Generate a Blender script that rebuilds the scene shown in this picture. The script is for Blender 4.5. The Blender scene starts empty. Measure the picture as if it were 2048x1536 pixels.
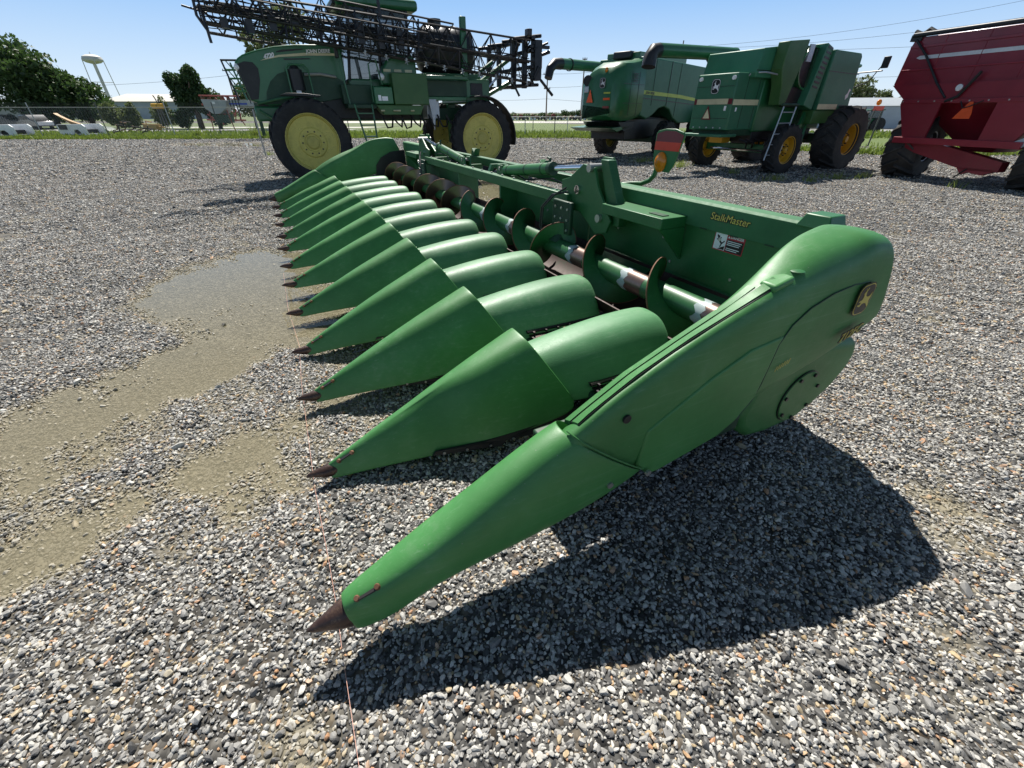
import bpy, bmesh, math, random
import numpy as np
from mathutils import Vector, Matrix, noise
R=math.radians; sin=math.sin; cos=math.cos; PI=math.pi
random.seed(7); rng=np.random.default_rng(7)
sc=bpy.context.scene; col=sc.collection
# ---------------- camera, sky, sun, exposure ----------------
cd=bpy.data.cameras.new('camera'); cam=bpy.data.objects.new('camera',cd); col.objects.link(cam)
cd.sensor_width=36; cd.lens=36*826/2048; cd.clip_start=.05; cd.clip_end=6000
cam.location=(0,0,1.65); cam.rotation_euler=(R(90-33.3),0,0); sc.camera=cam
SUN_EL=R(53.5); SUN_AZ=R(-10)
sdir=Vector((sin(SUN_AZ)*cos(SUN_EL),cos(SUN_AZ)*cos(SUN_EL),sin(SUN_EL)))
w=bpy.data.worlds.new('World'); sc.world=w; w.use_nodes=True
nt=w.node_tree; bg=nt.nodes['Background']; sky=nt.nodes.new('ShaderNodeTexSky'); sky.sky_type='NISHITA'
sky.sun_disc=False; sky.sun_elevation=SUN_EL; sky.sun_rotation=SUN_AZ; sky.air_density=1.0; sky.dust_density=.2; sky.ozone_density=2.5; sky.altitude=200

wtc=nt.nodes.new('ShaderNodeTexCoord'); wsx=nt.nodes.new('ShaderNodeSeparateXYZ'); nt.links.new(wtc.outputs['Generated'],wsx.inputs[0])
wr=nt.nodes.new('ShaderNodeValToRGB'); nt.links.new(wsx.outputs[2],wr.inputs[0]); we=wr.color_ramp.elements; we.new(.25); we.new(.55)
for i_,(p_,c_) in enumerate(((0,(.76,.88,.98)),(.16,(.32,.56,.93)),(.42,(.12,.18,.28)),(1,(.06,.085,.13)))): we[i_].position=p_; we[i_].color=(*c_,1)
wm=nt.nodes.new('ShaderNodeVectorMath'); wm.operation='SCALE'; wm.inputs['Scale'].default_value=9.; nt.links.new(wr.outputs[0],wm.inputs[0])
wx=nt.nodes.new('ShaderNodeMix'); wx.data_type='RGBA'; wx.inputs[0].default_value=.88; nt.links.new(sky.outputs[0],wx.inputs[6]); nt.links.new(wm.outputs[0],wx.inputs[7]); nt.links.new(wx.outputs[2],bg.inputs[0]); bg.inputs[1].default_value=.07
sd=bpy.data.lights.new('sun','SUN'); sd.energy=5; sd.angle=R(.5); sd.color=(1,.96,.9)
so=bpy.data.objects.new('sun',sd); col.objects.link(so); so.rotation_euler=sdir.to_track_quat('Z','Y').to_euler(); so.location=(0,20,30)
sc.view_settings.view_transform='Standard'; sc.view_settings.look='None'; sc.view_settings.exposure=.72; sc.view_settings.gamma=1
# ---------------- materials ----------------
def NM(name):
    m=bpy.data.materials.new(name); m.use_nodes=True; n=m.node_tree
    return m,n,n.nodes['Principled BSDF']
def N(n,t,**k):
    a=n.nodes.new(t)
    for q,v in k.items():
        if q[0]=='_': setattr(a,q[1:],v)
        else: a.inputs[q.replace('__',' ')].default_value=v
    return a
def ramp(n,src,stops):
    r=n.nodes.new('ShaderNodeValToRGB'); n.links.new(src,r.inputs[0]); e=r.color_ramp.elements
    while len(e)<len(stops): e.new(.5)
    for i,(p,c) in enumerate(stops): e[i].position=p; e[i].color=(c,c,c,1) if not hasattr(c,'__len__') else (*c,1)
    return r.outputs[0]
def mix(n,f,a,b,mode='MIX'):
    x=n.nodes.new('ShaderNodeMix'); x.data_type='RGBA'; x.blend_type=mode
    for s,v in ((0,f),(6,a),(7,b)):
        if hasattr(v,'links'): n.links.new(v,x.inputs[s])
        else: x.inputs[s].default_value=v if s==0 else (*v,1)
    return x.outputs[2]
def paint(name,c,rough=.4,metal=0,dirt=(.12,.10,.07),amt=.35,scale=3,bump=.0,coat=0,vary=.12,bscale=40,bdist=.002,streak=0,sc=(.25,.4,.25)):
    m,n,b=NM(name); tc=n.nodes.new('ShaderNodeTexCoord')
    n1=N(n,'ShaderNodeTexNoise',Scale=scale,Detail=8,Roughness=.65); n.links.new(tc.outputs[3],n1.inputs[0])
    n2=N(n,'ShaderNodeTexNoise',Scale=scale*9,Detail=6,Roughness=.7); n.links.new(tc.outputs[3],n2.inputs[0])
    lo=tuple(x*(1-vary) for x in c); hi=tuple(min(1,x*(1+vary)+.004) for x in c)
    base=mix(n,ramp(n,n1.outputs[0],[(.35,0),(.65,1)]),lo,hi)
    f=n.nodes.new('ShaderNodeMath'); f.operation='MULTIPLY'; n.links.new(ramp(n,n1.outputs[0],[(.5,0),(.72,1)]),f.inputs[0]); n.links.new(ramp(n,n2.outputs[0],[(.42,0),(.62,1)]),f.inputs[1])
    g=n.nodes.new('ShaderNodeMath'); g.operation='MULTIPLY'; g.inputs[1].default_value=amt; n.links.new(f.outputs[0],g.inputs[0])
    oi=n.nodes.new('ShaderNodeObjectInfo'); base=mix(n,1.,base,ramp(n,oi.outputs['Random'],[(0,.86),(1,1.14)]),'MULTIPLY')
    cc=mix(n,g.outputs[0],base,dirt)
    if streak:
        mp=N(n,'ShaderNodeMapping'); mp.inputs['Scale'].default_value=(1.6,42,42); n.links.new(tc.outputs[3],mp.inputs[0]); ns=N(n,'ShaderNodeTexNoise',Scale=1.5,Detail=7,Roughness=.72,Distortion=.4); n.links.new(mp.outputs[0],ns.inputs[0])
        f2=n.nodes.new('ShaderNodeMath'); f2.operation='MULTIPLY'; n.links.new(ramp(n,ns.outputs[0],[(.54,0),(.70,1)]),f2.inputs[0]); n.links.new(ramp(n,n1.outputs[0],[(.38,.15),(.62,1)]),f2.inputs[1])
        f3=n.nodes.new('ShaderNodeMath'); f3.operation='MULTIPLY'; f3.inputs[1].default_value=streak; n.links.new(f2.outputs[0],f3.inputs[0]); cc=mix(n,f3.outputs[0],cc,sc)
        v_=N(n,'ShaderNodeTexVoronoi',Scale=23.); v_.feature='F1'; n.links.new(tc.outputs[3],v_.inputs[0]); cc=mix(n,ramp(n,v_.outputs['Distance'],[(.035,.75),(.06,0)]),cc,(.20,.24,.17))
    n.links.new(cc,b.inputs['Base Color'])
    r=n.nodes.new('ShaderNodeMapRange'); r.inputs[3].default_value=rough*.8; r.inputs[4].default_value=min(1,rough*1.25+.02); n.links.new(n2.outputs[0],r.inputs[0]); n.links.new(r.outputs[0],b.inputs['Roughness'])
    b.inputs['Metallic'].default_value=metal
    if coat: b.inputs['Coat Weight'].default_value=coat; b.inputs['Coat Roughness'].default_value=.15
    if bump:
        n3=N(n,'ShaderNodeTexNoise',Scale=bscale,Detail=5); n.links.new(tc.outputs[3],n3.inputs[0])
        bp=N(n,'ShaderNodeBump',Strength=bump,Distance=bdist); n.links.new(n3.outputs[0],bp.inputs['Height']); n.links.new(bp.outputs[0],b.inputs['Normal'])
    return m
M={}
M['poly']=paint('green_plastic',(.046,.19,.046),.47,dirt=(.15,.25,.14),amt=.45,scale=2.2,streak=.3,bump=.25,bscale=170,bdist=.0015)
M['hood']=paint('faded_green_plastic',(.075,.215,.092),.5,dirt=(.22,.30,.2),amt=.6,scale=3,streak=.45,sc=(.3,.42,.3),bump=.45,bscale=150,bdist=.0018)  # pale dirt blotches also paint in the whitish sheen on the faded hoods
M['metal']=paint('green_paint',(.020,.122,.034),.42,amt=.4,scale=3,streak=.15,coat=0)
M['beam']=paint('matt_green_paint',(.03,.14,.05),.62,amt=.4,scale=3)
M['creamroof']=paint('cream_roof_sheet',(.42,.40,.35),.6)
M['metal2']=paint('machine_green',(.016,.125,.042),.34,dirt=(.07,.10,.05),amt=.35,scale=1.6,coat=.25)
M['metal3']=paint('faded_machine_green',(.03,.155,.078),.45,dirt=(.10,.13,.08),amt=.45,scale=1.2)
M['olive']=paint('sunfaded_green',(.04,.125,.03),.45,amt=.5,scale=2)
M['dkgreen']=paint('dark_green',(.008,.045,.018),.5)
M['steel']=paint('dark_steel',(.035,.03,.03),.45,metal=.6,dirt=(.14,.07,.04),amt=.6,scale=8)
M['tip']=paint('brown_cast_tip',(.05,.027,.021),.38,metal=.35,dirt=(.30,.2,.12),amt=.7,scale=18,bump=.5,bscale=90,bdist=.003)
M['rust']=paint('rust',(.16,.075,.04),.6,metal=.3,dirt=(.25,.2,.16),amt=.6,scale=20)
M['wornsteel']=paint('worn_tube_steel',(.17,.12,.10),.32,metal=.7,dirt=(.10,.05,.03),amt=.8,scale=14)
M['primer']=paint('primer',(.30,.36,.36),.4,dirt=(.05,.2,.08),amt=.6,scale=12)
M['chrome']=paint('chrome_rod',(.75,.75,.76),.12,metal=1,amt=.1)
M['zinc']=paint('zinc_bolt',(.5,.5,.47),.35,metal=.8)
M['black']=paint('black_plastic',(.012,.012,.013),.45,dirt=(.08,.075,.065),amt=.4)
M['rubber']=paint('tyre_rubber',(.014,.014,.015),.75,dirt=(.10,.09,.075),amt=.6,scale=2.5,bump=.4,bscale=30,bdist=.006)
M['rubbergrey']=paint('dusty_tyre_rubber',(.035,.033,.032),.8,dirt=(.14,.12,.10),amt=.7,scale=2.5,bump=.4,bscale=30,bdist=.006)
M['yellow']=paint('faded_yellow_paint',(.56,.48,.11),.45,dirt=(.05,.04,.02),amt=.95,scale=4.5,vary=.18)
M['yellow2']=paint('yellow_paint',(.62,.34,.02),.45,dirt=(.06,.04,.02),amt=.5,scale=3)
M['cream']=paint('cream_stripe',(.60,.55,.34),.45,amt=.2)
M['lime']=paint('yellow_stripe',(.50,.55,.08),.45,amt=.2)
M['white']=paint('white_paint',(.75,.76,.76),.35,dirt=(.35,.3,.22),amt=.4)
M['red']=paint('red_paint',(.25,.013,.028),.34,dirt=(.09,.03,.02),amt=.4,scale=1.4,coat=.3)
M['farred']=paint('faded_red_paint',(.25,.05,.04),.6)
M['orange']=paint('orange_reflector',(.85,.10,.015),.35,amt=.1)
M['redtape']=paint('red_reflector',(.75,.04,.012),.3,amt=.1)
M['dkredtape']=paint('dark_red_reflector',(.14,.008,.018),.3,amt=.1)
m,n,b=NM('amber_lens'); b.inputs['Base Color'].default_value=(.95,.28,.01,1); b.inputs['Roughness'].default_value=.15; b.inputs['Transmission Weight'].default_value=.35; M['amber']=m
m,n,b=NM('cab_glass'); b.inputs['Base Color'].default_value=(.05,.07,.07,1); b.inputs['Roughness'].default_value=.03; b.inputs['Alpha'].default_value=.6; M['glass']=m
m,n,b=NM('lamp_lens'); b.inputs['Base Color'].default_value=(.85,.87,.87,1); b.inputs['Roughness'].default_value=.12; b.inputs['Coat Weight'].default_value=1; M['lamp']=m
M['ink']=paint('black_decal',(.012,.012,.012),.35,amt=.1)
M['gold']=paint('yellow_decal',(.62,.50,.10),.4,amt=.1)
M['decalwhite']=paint('white_decal',(.8,.8,.8),.4,amt=.1)
M['decalred']=paint('red_decal',(.45,.03,.04),.4,amt=.1)
M['tank']=paint('black_poly_tank',(.02,.021,.025),.28,dirt=(.1,.1,.1),amt=.3)
M['boom']=paint('dark_boom_steel',(.016,.018,.022),.35,metal=.3,dirt=(.13,.07,.05),amt=.5,scale=5)
M['tin']=paint('galvanised_sheet',(.42,.45,.48),.4,metal=.5,amt=.2)
M['galv']=paint('galvanised_pipe',(.36,.37,.37),.45,metal=.5,dirt=(.2,.16,.1))
M['post']=paint('dark_fence_post',(.10,.10,.10),.6)
M['tower']=paint('water_tower_paint',(.62,.60,.55),.6,dirt=(.3,.25,.2),amt=.2,scale=.1)
M['wood']=paint('weathered_pole_wood',(.10,.075,.055),.8)
M['hopper']=paint('grey_hopper_paint',(.30,.32,.32),.45,amt=.3)
M['blue']=paint('blue_paint',(.02,.06,.45),.4)
M['bark']=paint('bark',(.08,.06,.045),.9)
M['pinkstring']=paint('pink_string',(.62,.34,.26),.7,amt=.1)
M['roof']=paint('shed_roof_sheet',(.33,.36,.38),.5,metal=.2,amt=.3)
M['corrug']=paint('building_sheet',(.40,.44,.47),.45,metal=.2,amt=.15,scale=.5)
M['tan']=paint('tan_paint',(.42,.25,.09),.6,amt=.5)
M['darkcar']=paint('dark_car_paint',(.02,.022,.026),.2,coat=.8)
def leafmat(name,c1,c2):
    m,n,b=NM(name); g=n.nodes.new('ShaderNodeNewGeometry'); tc=n.nodes.new('ShaderNodeTexCoord')
    n1=N(n,'ShaderNodeTexNoise',Scale=.7,Detail=4); n.links.new(tc.outputs[3],n1.inputs[0])
    a=n.nodes.new('ShaderNodeMath'); a.operation='ADD'; n.links.new(g.outputs['Random Per Island'],a.inputs[0]); n.links.new(n1.outputs[0],a.inputs[1])
    n.links.new(mix(n,ramp(n,a.outputs[0],[(.35,0),(1.4,1)]),c1,c2),b.inputs['Base Color']); b.inputs['Roughness'].default_value=.6
    tr=n.nodes.new('ShaderNodeBsdfTranslucent'); tr.inputs[0].default_value=(*[x*1.2 for x in c2],1); ms=n.nodes.new('ShaderNodeMixShader'); ms.inputs[0].default_value=.3
    n.links.new(b.outputs[0],ms.inputs[1]); n.links.new(tr.outputs[0],ms.inputs[2]); n.links.new(ms.outputs[0],n.nodes['Material Output'].inputs[0]); return m
M['leafdark']=leafmat('dark_leaves',(.012,.03,.008),(.05,.095,.022))
M['leafivy']=leafmat('vine_leaves',(.010,.026,.008),(.04,.085,.022))
M['leafpale']=leafmat('pale_leaves',(.045,.065,.02),(.11,.14,.045))
M['grassblade']=leafmat('grass_blades',(.06,.11,.015),(.17,.23,.035))
M['weed']=leafmat('weed_blades',(.09,.14,.02),(.26,.32,.07))
# ---------------- mesh helpers ----------------
class MB:
    def __init__(s): s.v=[]; s.f=[]; s.m=[]; s.k=0; s.p=[]
    def pieces(s,name,mat,parent,**k):
        r=None
        for v,f in s.p: r=MB().add(v,f).build(name,mat,parent,**k)
        return r
    def add(s,v,f):
        o=len(s.v); v=list(v); s.p.append((v,f)); s.v+= [tuple(map(float,p)) for p in v]; s.f+=[tuple(i+o for i in q) for q in f]; s.m+=[s.k]*len(f); return s
    def box(s,x0,x1,y0,y1,z0,z1,M4=None):
        v=[(x,y,z) for z in (z0,z1) for y in (y0,y1) for x in (x0,x1)]
        if M4: v=[M4@Vector(p) for p in v]
        return s.add(v,[(0,2,3,1),(4,5,7,6),(0,1,5,4),(2,6,7,3),(0,4,6,2),(1,3,7,5)])
    def prism(s,pts,y0,y1,plane='xz'):
        n=len(pts); f=(lambda a,b,c:(a,c,b)) if plane=='xz' else ((lambda a,b,c:(c,a,b)) if plane=='yz' else (lambda a,b,c:(a,b,c)))
        v=[f(a,b,y0) for a,b in pts]+[f(a,b,y1) for a,b in pts]
        return s.add(v,[tuple(range(n)),tuple(range(2*n-1,n-1,-1))]+[(i,(i+1)%n,n+(i+1)%n,n+i) for i in range(n)])
    def tube(s,pts,r,n=8,r1=None,cap=True):
        P=[Vector(p) for p in pts]; m=len(P); up=None; vs=[]
        for i,p in enumerate(P):
            t=(P[min(i+1,m-1)]-P[max(i-1,0)]).normalized()
            if up is None: up=t.orthogonal().normalized()
            else: up=(up-t*up.dot(t)); up=up.normalized() if up.length>1e-6 else t.orthogonal().normalized()
            b=t.cross(up); rr=r if r1 is None else r+(r1-r)*i/(m-1)
            vs+=[p+(up*cos(2*PI*k/n)+b*sin(2*PI*k/n))*rr for k in range(n)]
        f=[(i*n+k,i*n+(k+1)%n,(i+1)*n+(k+1)%n,(i+1)*n+k) for i in range(m-1) for k in range(n)]
        if cap: f+=[tuple(range(n-1,-1,-1)),tuple((m-1)*n+k for k in range(n))]
        return s.add(vs,f)
    def bar(s,a,b,w,h=None):
        a=Vector(a);b=Vector(b);h=h or w;t=(b-a).normalized();z=Vector((0,0,1)) if abs(t.z)<.95 else Vector((1,0,0))
        x=t.cross(z).normalized();y=x.cross(t);v=[p+x*i*w/2+y*j*h/2 for p in (a,b) for i,j in ((-1,-1),(1,-1),(1,1),(-1,1))]
        return s.add(v,[(3,2,1,0),(4,5,6,7)]+[(i,(i+1)%4,4+(i+1)%4,4+i) for i in range(4)])
    def lathe(s,prof,c=(0,0,0),axis='y',n=32,closed=False):
        c=Vector(c); vs=[]
        for r,h in prof:
            for k in range(n):
                a=2*PI*k/n; x,y=r*cos(a),r*sin(a)
                vs.append(c+(Vector((x,h,y)) if axis=='y' else Vector((x,y,h)) if axis=='z' else Vector((h,x,y))))
        m=len(prof); L=m if closed else m-1
        return s.add(vs,[(i*n+k,i*n+(k+1)%n,((i+1)%m)*n+(k+1)%n,((i+1)%m)*n+k) for i in range(L) for k in range(n)])
    def ball(s,c,r,n=12):
        r=(r,r,r) if not hasattr(r,'__len__') else r
        vs=[(c[0]+r[0]*sin(PI*i/n)*cos(2*PI*k/n),c[1]+r[1]*sin(PI*i/n)*sin(2*PI*k/n),c[2]+r[2]*cos(PI*i/n)) for i in range(n+1) for k in range(n)]
        return s.add(vs,[(i*n+k,i*n+(k+1)%n,(i+1)*n+(k+1)%n,(i+1)*n+k) for i in range(n) for k in range(n)])
    def loft(s,secs,closed=True,caps=True):
        n=len(secs[0]); m=len(secs); vs=[p for q in secs for p in q]; kk=n if closed else n-1
        f=[(i*n+k,i*n+(k+1)%n,(i+1)*n+(k+1)%n,(i+1)*n+k) for i in range(m-1) for k in range(kk)]
        if caps and closed: f+=[tuple(range(n)),tuple((m-1)*n+k for k in range(n-1,-1,-1))]
        return s.add(vs,f)
    def build(s,name,mat,parent=None,smooth=30,bevel=0,sub=0,solid=0,recalc=True,seg=2):
        me=bpy.data.meshes.new(name); me.from_pydata(s.v,[],s.f); me.update()
        for x in (mat if isinstance(mat,(list,tuple)) else [mat]): me.materials.append(M[x] if isinstance(x,str) else x)
        if any(s.m): me.polygons.foreach_set('material_index',s.m)
        if recalc:
            b=bmesh.new(); b.from_mesh(me); bmesh.ops.remove_doubles(b,verts=b.verts,dist=1e-5); bmesh.ops.recalc_face_normals(b,faces=b.faces); b.to_mesh(me); b.free()
        if smooth:
            me.shade_smooth()
            if not sub: me.set_sharp_from_angle(angle=R(smooth))
        o=bpy.data.objects.new(name,me); col.objects.link(o)
        if parent: o.parent=parent
        if solid: q=o.modifiers.new('s','SOLIDIFY'); q.thickness=solid; q.offset=-1
        if bevel: q=o.modifiers.new('b','BEVEL'); q.width=bevel; q.segments=seg; q.limit_method='ANGLE'; q.angle_limit=R(35)
        if sub: q=o.modifiers.new('u','SUBSURF'); q.levels=sub; q.render_levels=sub
        return o
def mb(): return MB()
def tag(o,label=None,cat=None,group=None,kind=None):
    if label: o['label']=label
    if cat: o['category']=cat
    if group: o['group']=group
    if kind: o['kind']=kind
    return o
def empty(name,loc,rz=0,label=None,cat=None,group=None):
    o=bpy.data.objects.new(name,None); col.objects.link(o); o.location=loc; o.rotation_euler=(0,0,rz); o.empty_display_size=.3
    return tag(o,label,cat,group)
def copytree(o,parent=None):
    c=o.copy(); col.objects.link(c)
    if parent: c.parent=parent
    for ch in [x for x in bpy.data.objects if x.parent==o]: copytree(ch,c)
    return c
def text(body,size,mat,org,xd,yd,parent,name='lettering',ext=.001,shear=0,bold=0,align='LEFT'):
    cu=bpy.data.curves.new('t','FONT'); cu.body=body; cu.size=size; cu.extrude=ext; cu.shear=shear; cu.offset=bold; cu.align_x=align
    t=bpy.data.objects.new('t',cu); col.objects.link(t); dg=bpy.context.evaluated_depsgraph_get()
    me=bpy.data.meshes.new_from_object(t.evaluated_get(dg)); bpy.data.objects.remove(t)
    xd=Vector(xd).normalized(); yd=Vector(yd).normalized(); zd=xd.cross(yd).normalized(); yd=zd.cross(xd)
    T=Matrix((( xd.x,yd.x,zd.x,org[0]),(xd.y,yd.y,zd.y,org[1]),(xd.z,yd.z,zd.z,org[2]),(0,0,0,1)))
    me.transform(T); me.materials.clear(); me.materials.append(M[mat]); o=bpy.data.objects.new(name,me); col.objects.link(o)
    if parent: o.parent=parent
    return o
def flat(pts,org,xd,yd,th,mat,name,parent,s=1.0):
    xd=Vector(xd).normalized(); yd=Vector(yd).normalized(); zd=xd.cross(yd).normalized(); org=Vector(org)
    a=[org+xd*x*s+yd*y*s for x,y in pts]; b=[p+zd*th for p in a]; n=len(pts); q=mb()
    q.add(a+b,[tuple(range(n)),tuple(range(2*n-1,n-1,-1))]+[(i,(i+1)%n,n+(i+1)%n,n+i) for i in range(n)])
    return q.build(name,mat,parent,smooth=0)
DEER=[(.27,.78),(.36,.86),(.43,.84),(.45,.74),(.50,.66),(.64,.61),(.78,.63),(.88,.76),(.87,.58),(.82,.44),(.93,.20),(.88,.17),(.70,.34),(.56,.38),(.42,.38),(.30,.27),(.14,.33),(.13,.37),(.28,.36),(.33,.44),(.15,.47),(.15,.51),(.34,.54),(.36,.66),(.34,.75)]
ANT1=[(.38,.85),(.34,.97),(.37,.97),(.41,.86)]; ANT2=[(.41,.85),(.46,1.0),(.49,.99),(.44,.85)]
def shield_pts(r=.30,n=5,w=1,h=1.25):
    o=[]
    for cx,cy,a0 in ((w-r,h-r,0),(r,h-r,90),(r*.9+.06,r,180),(w-r*.9-.06,r,270)):
        for k in range(n+1): a=R(a0+90*k/n); o.append((cx+r*cos(a),cy+r*sin(a)))
    return o
def badge(org,xd,yd,s,parent,bgm='ink',fg='gold'):
    P=shield_pts(); zd=Vector(xd).normalized().cross(Vector(yd).normalized()); o=Vector(org)
    e=flat([(x*1.0,y) for x,y in P],o,xd,yd,.001,bgm,'badge',parent,s)
    rim=[(.5+(x-.5)*.93,.625+(y-.625)*.94) for x,y in P]; flat(rim,o+zd*.0012,xd,yd,.0008,fg,'badge_rim',e,s)
    inn=[(.5+(x-.5)*.86,.625+(y-.625)*.88) for x,y in P]; flat(inn,o+zd*.0022,xd,yd,.0008,bgm,'badge_field',e,s)
    for q in (DEER,ANT1,ANT2): flat([(x*.92+.04,y*1.0+.10) for x,y in q],o+zd*.0032,xd,yd,.001,fg,'badge_emblem',e,s)
    return e
def lerp(x,xs,ys): return float(np.interp(x,xs,ys))
# ---------------- ground ----------------
PUD=[(-3.1,4.9,1.15,1.4,0,1.6),(-2.2,3.9,.9,.9,0,1.35),(-1.7,5.2,1.5,1.3,0,1.5),(-2.55,2.75,.75,.55,.7,.9),(-2.75,1.95,.62,.75,.5,1),(-2.3,1.25,.5,.42,.5,.9),(-1.55,2.6,.75,.6,0,.62),(-1.7,1.85,.6,.4,.4,.55),
 (-1.05,3.3,.9,.7,0,1.2),(-1.1,1.75,.5,.35,.3,.42),(-1.0,9.6,1.7,2.4,0,1.6),(-.4,12.0,1.6,1.7,0,1.6),(-.6,2.35,.7,.4,.3,.42),(-4.6,4.3,.5,.3,.5,.5),
 (-17.5,29.8,4.6,2.2,-.25,1.6),(3.9,34.3,2.6,1.4,0,1.6),(8.3,23.5,.8,1.0,0,.7),(13,31,2.5,1.2,0,.8),(-3.6,3.1,.45,.35,.4,.5)]
PA=np.array(PUD)
def gz(x,y):
    x=np.asarray(x,float); y=np.asarray(y,float); d=np.zeros_like(x)
    for cx,cy,rx,ry,a,s in PUD:
        u=(x-cx)*cos(a)+(y-cy)*sin(a); v=-(x-cx)*sin(a)+(y-cy)*cos(a); q=(u/rx)**2+(v/ry)**2
        d=np.maximum(d,s*np.clip(1.35-q*.95,0,1))
    und=.010*np.sin(x*1.7+y*.9)+.008*np.sin(x*3.1-y*2.3+1)+.006*np.sin(x*5.3+y*4.1)+.005*np.sin(x*9.1-y*7.7+2)+.004*np.sin(x*13.7+y*17.3)
    und=und*np.clip((60-y)/40,0,1)
    rut=.012*np.sin((x*.85-y*.5)*4.2)*np.clip(1-np.abs(x+1.9)/2.2,0,1)*np.clip(1-np.abs(y-2)/2.6,0,1)
    return und*1.25*(1-.42*np.clip(d,0,1))+rut-.0275*d+.013*np.clip(1-1.6*d,0,1)
def axis(a,b,fine,lo,hi,g=1.07):
    o=list(np.arange(lo,hi,fine)); s=fine; x=o[-1]
    while x<b: s*=g; x+=s; o.append(x)
    s=fine; x=o[0]; pre=[]
    while x>a: s*=g; x-=s; pre.append(x)
    return np.array(pre[::-1]+o)
def sheetmesh(xs,ys,zf,name,mat,kind='structure'):
    X,Yv=np.meshgrid(xs,ys); Z=zf(X,Yv); nx=len(xs); ny=len(ys)
    v=np.stack([X,Yv,Z],-1).reshape(-1,3); i=np.arange((nx-1)*(ny-1)); r=i//(nx-1); c=i%(nx-1); a=r*nx+c
    me=bpy.data.meshes.new(name); me.from_pydata(v.tolist(),[],np.stack([a,a+1,a+nx+1,a+nx],1).tolist()); me.shade_smooth(); me.materials.append(mat)
    o=bpy.data.objects.new(name,me); col.objects.link(o); o['kind']=kind; return o
m,n,b=NM('gravel_ground'); tc=n.nodes.new('ShaderNodeNewGeometry')
def pos(scale=(1,1,1)):
    q=N(n,'ShaderNodeMapping'); q.inputs['Scale'].default_value=scale; n.links.new(tc.outputs['Position'],q.inputs[0]); return q.outputs[0]
v1=N(n,'ShaderNodeTexVoronoi',Scale=34.,Randomness=1.); n.links.new(pos(),v1.inputs[0])
v2=N(n,'ShaderNodeTexVoronoi',Scale=85.,Randomness=1.); n.links.new(pos(),v2.inputs[0])
v3=N(n,'ShaderNodeTexVoronoi',Scale=9.,Randomness=1.); n.links.new(pos(),v3.inputs[0])
nb=N(n,'ShaderNodeTexNoise',Scale=.33,Detail=8,Roughness=.6); n.links.new(pos(),nb.inputs[0])
nl=N(n,'ShaderNodeTexNoise',Scale=3.2,Detail=10,Roughness=.75); n.links.new(pos((1,.35,1)),nl.inputs[0])
sep=n.nodes.new('ShaderNodeSeparateColor'); n.links.new(v1.outputs['Color'],sep.inputs[0])
cst=ramp(n,sep.outputs[0],[(.0,(.075,.078,.082)),(.25,(.16,.165,.17)),(.6,(.25,.255,.255)),(.82,(.36,.36,.35)),(.9,(.30,.22,.14)),(1,(.42,.38,.32))])
dark=ramp(n,v1.outputs['Distance'],[(.0,1),(.55,.9),(.85,.35)])  # cell edges darkened, shade of the gaps put into the colour
c1=mix(n,1.,cst,dark,'MULTIPLY')
sp3=n.nodes.new('ShaderNodeSeparateColor'); n.links.new(v3.outputs['Color'],sp3.inputs[0])
c2=mix(n,1.,c1,ramp(n,sp3.outputs[1],[(0,.8),(1,1.15)]),'MULTIPLY')
c3=mix(n,ramp(n,nb.outputs[0],[(.42,0),(.66,.45)]),c2,(.22,.19,.13))
c4=mix(n,1.,c3,ramp(n,nl.outputs[0],[(.36,.45),(.64,1.45)]),'MULTIPLY')
# wet silty film close to the puddles (by height of the ground)
sx=n.nodes.new('ShaderNodeSeparateXYZ'); n.links.new(tc.outputs['Position'],sx.inputs[0])
mr=n.nodes.new('ShaderNodeMapRange'); mr.inputs[1].default_value=-.030; mr.inputs[2].default_value=-.004; mr.inputs[3].default_value=.85; mr.inputs[4].default_value=0; n.links.new(sx.outputs[2],mr.inputs[0])
c5=mix(n,mr.outputs[0],mix(n,1.,c4,(.44,.42,.39),'MULTIPLY'),(.30,.265,.18)); n.links.new(c5,b.inputs['Base Color']); b.inputs['Roughness'].default_value=.85  # base also darkened, painting in the shade between loose stones
ad=n.nodes.new('ShaderNodeMath'); ad.operation='ADD'; n.links.new(v1.outputs['Distance'],ad.inputs[0]); n.links.new(v3.outputs['Distance'],ad.inputs[1])
bp=N(n,'ShaderNodeBump',Strength=1.,Distance=.02); bp.invert=True; n.links.new(ad.outputs[0],bp.inputs['Height']); n.links.new(bp.outputs[0],b.inputs['Normal'])
sheetmesh(axis(-2600,2600,.07,-8,8),axis(-30,4000,.07,-.5,14),gz,'ground',m)
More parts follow.
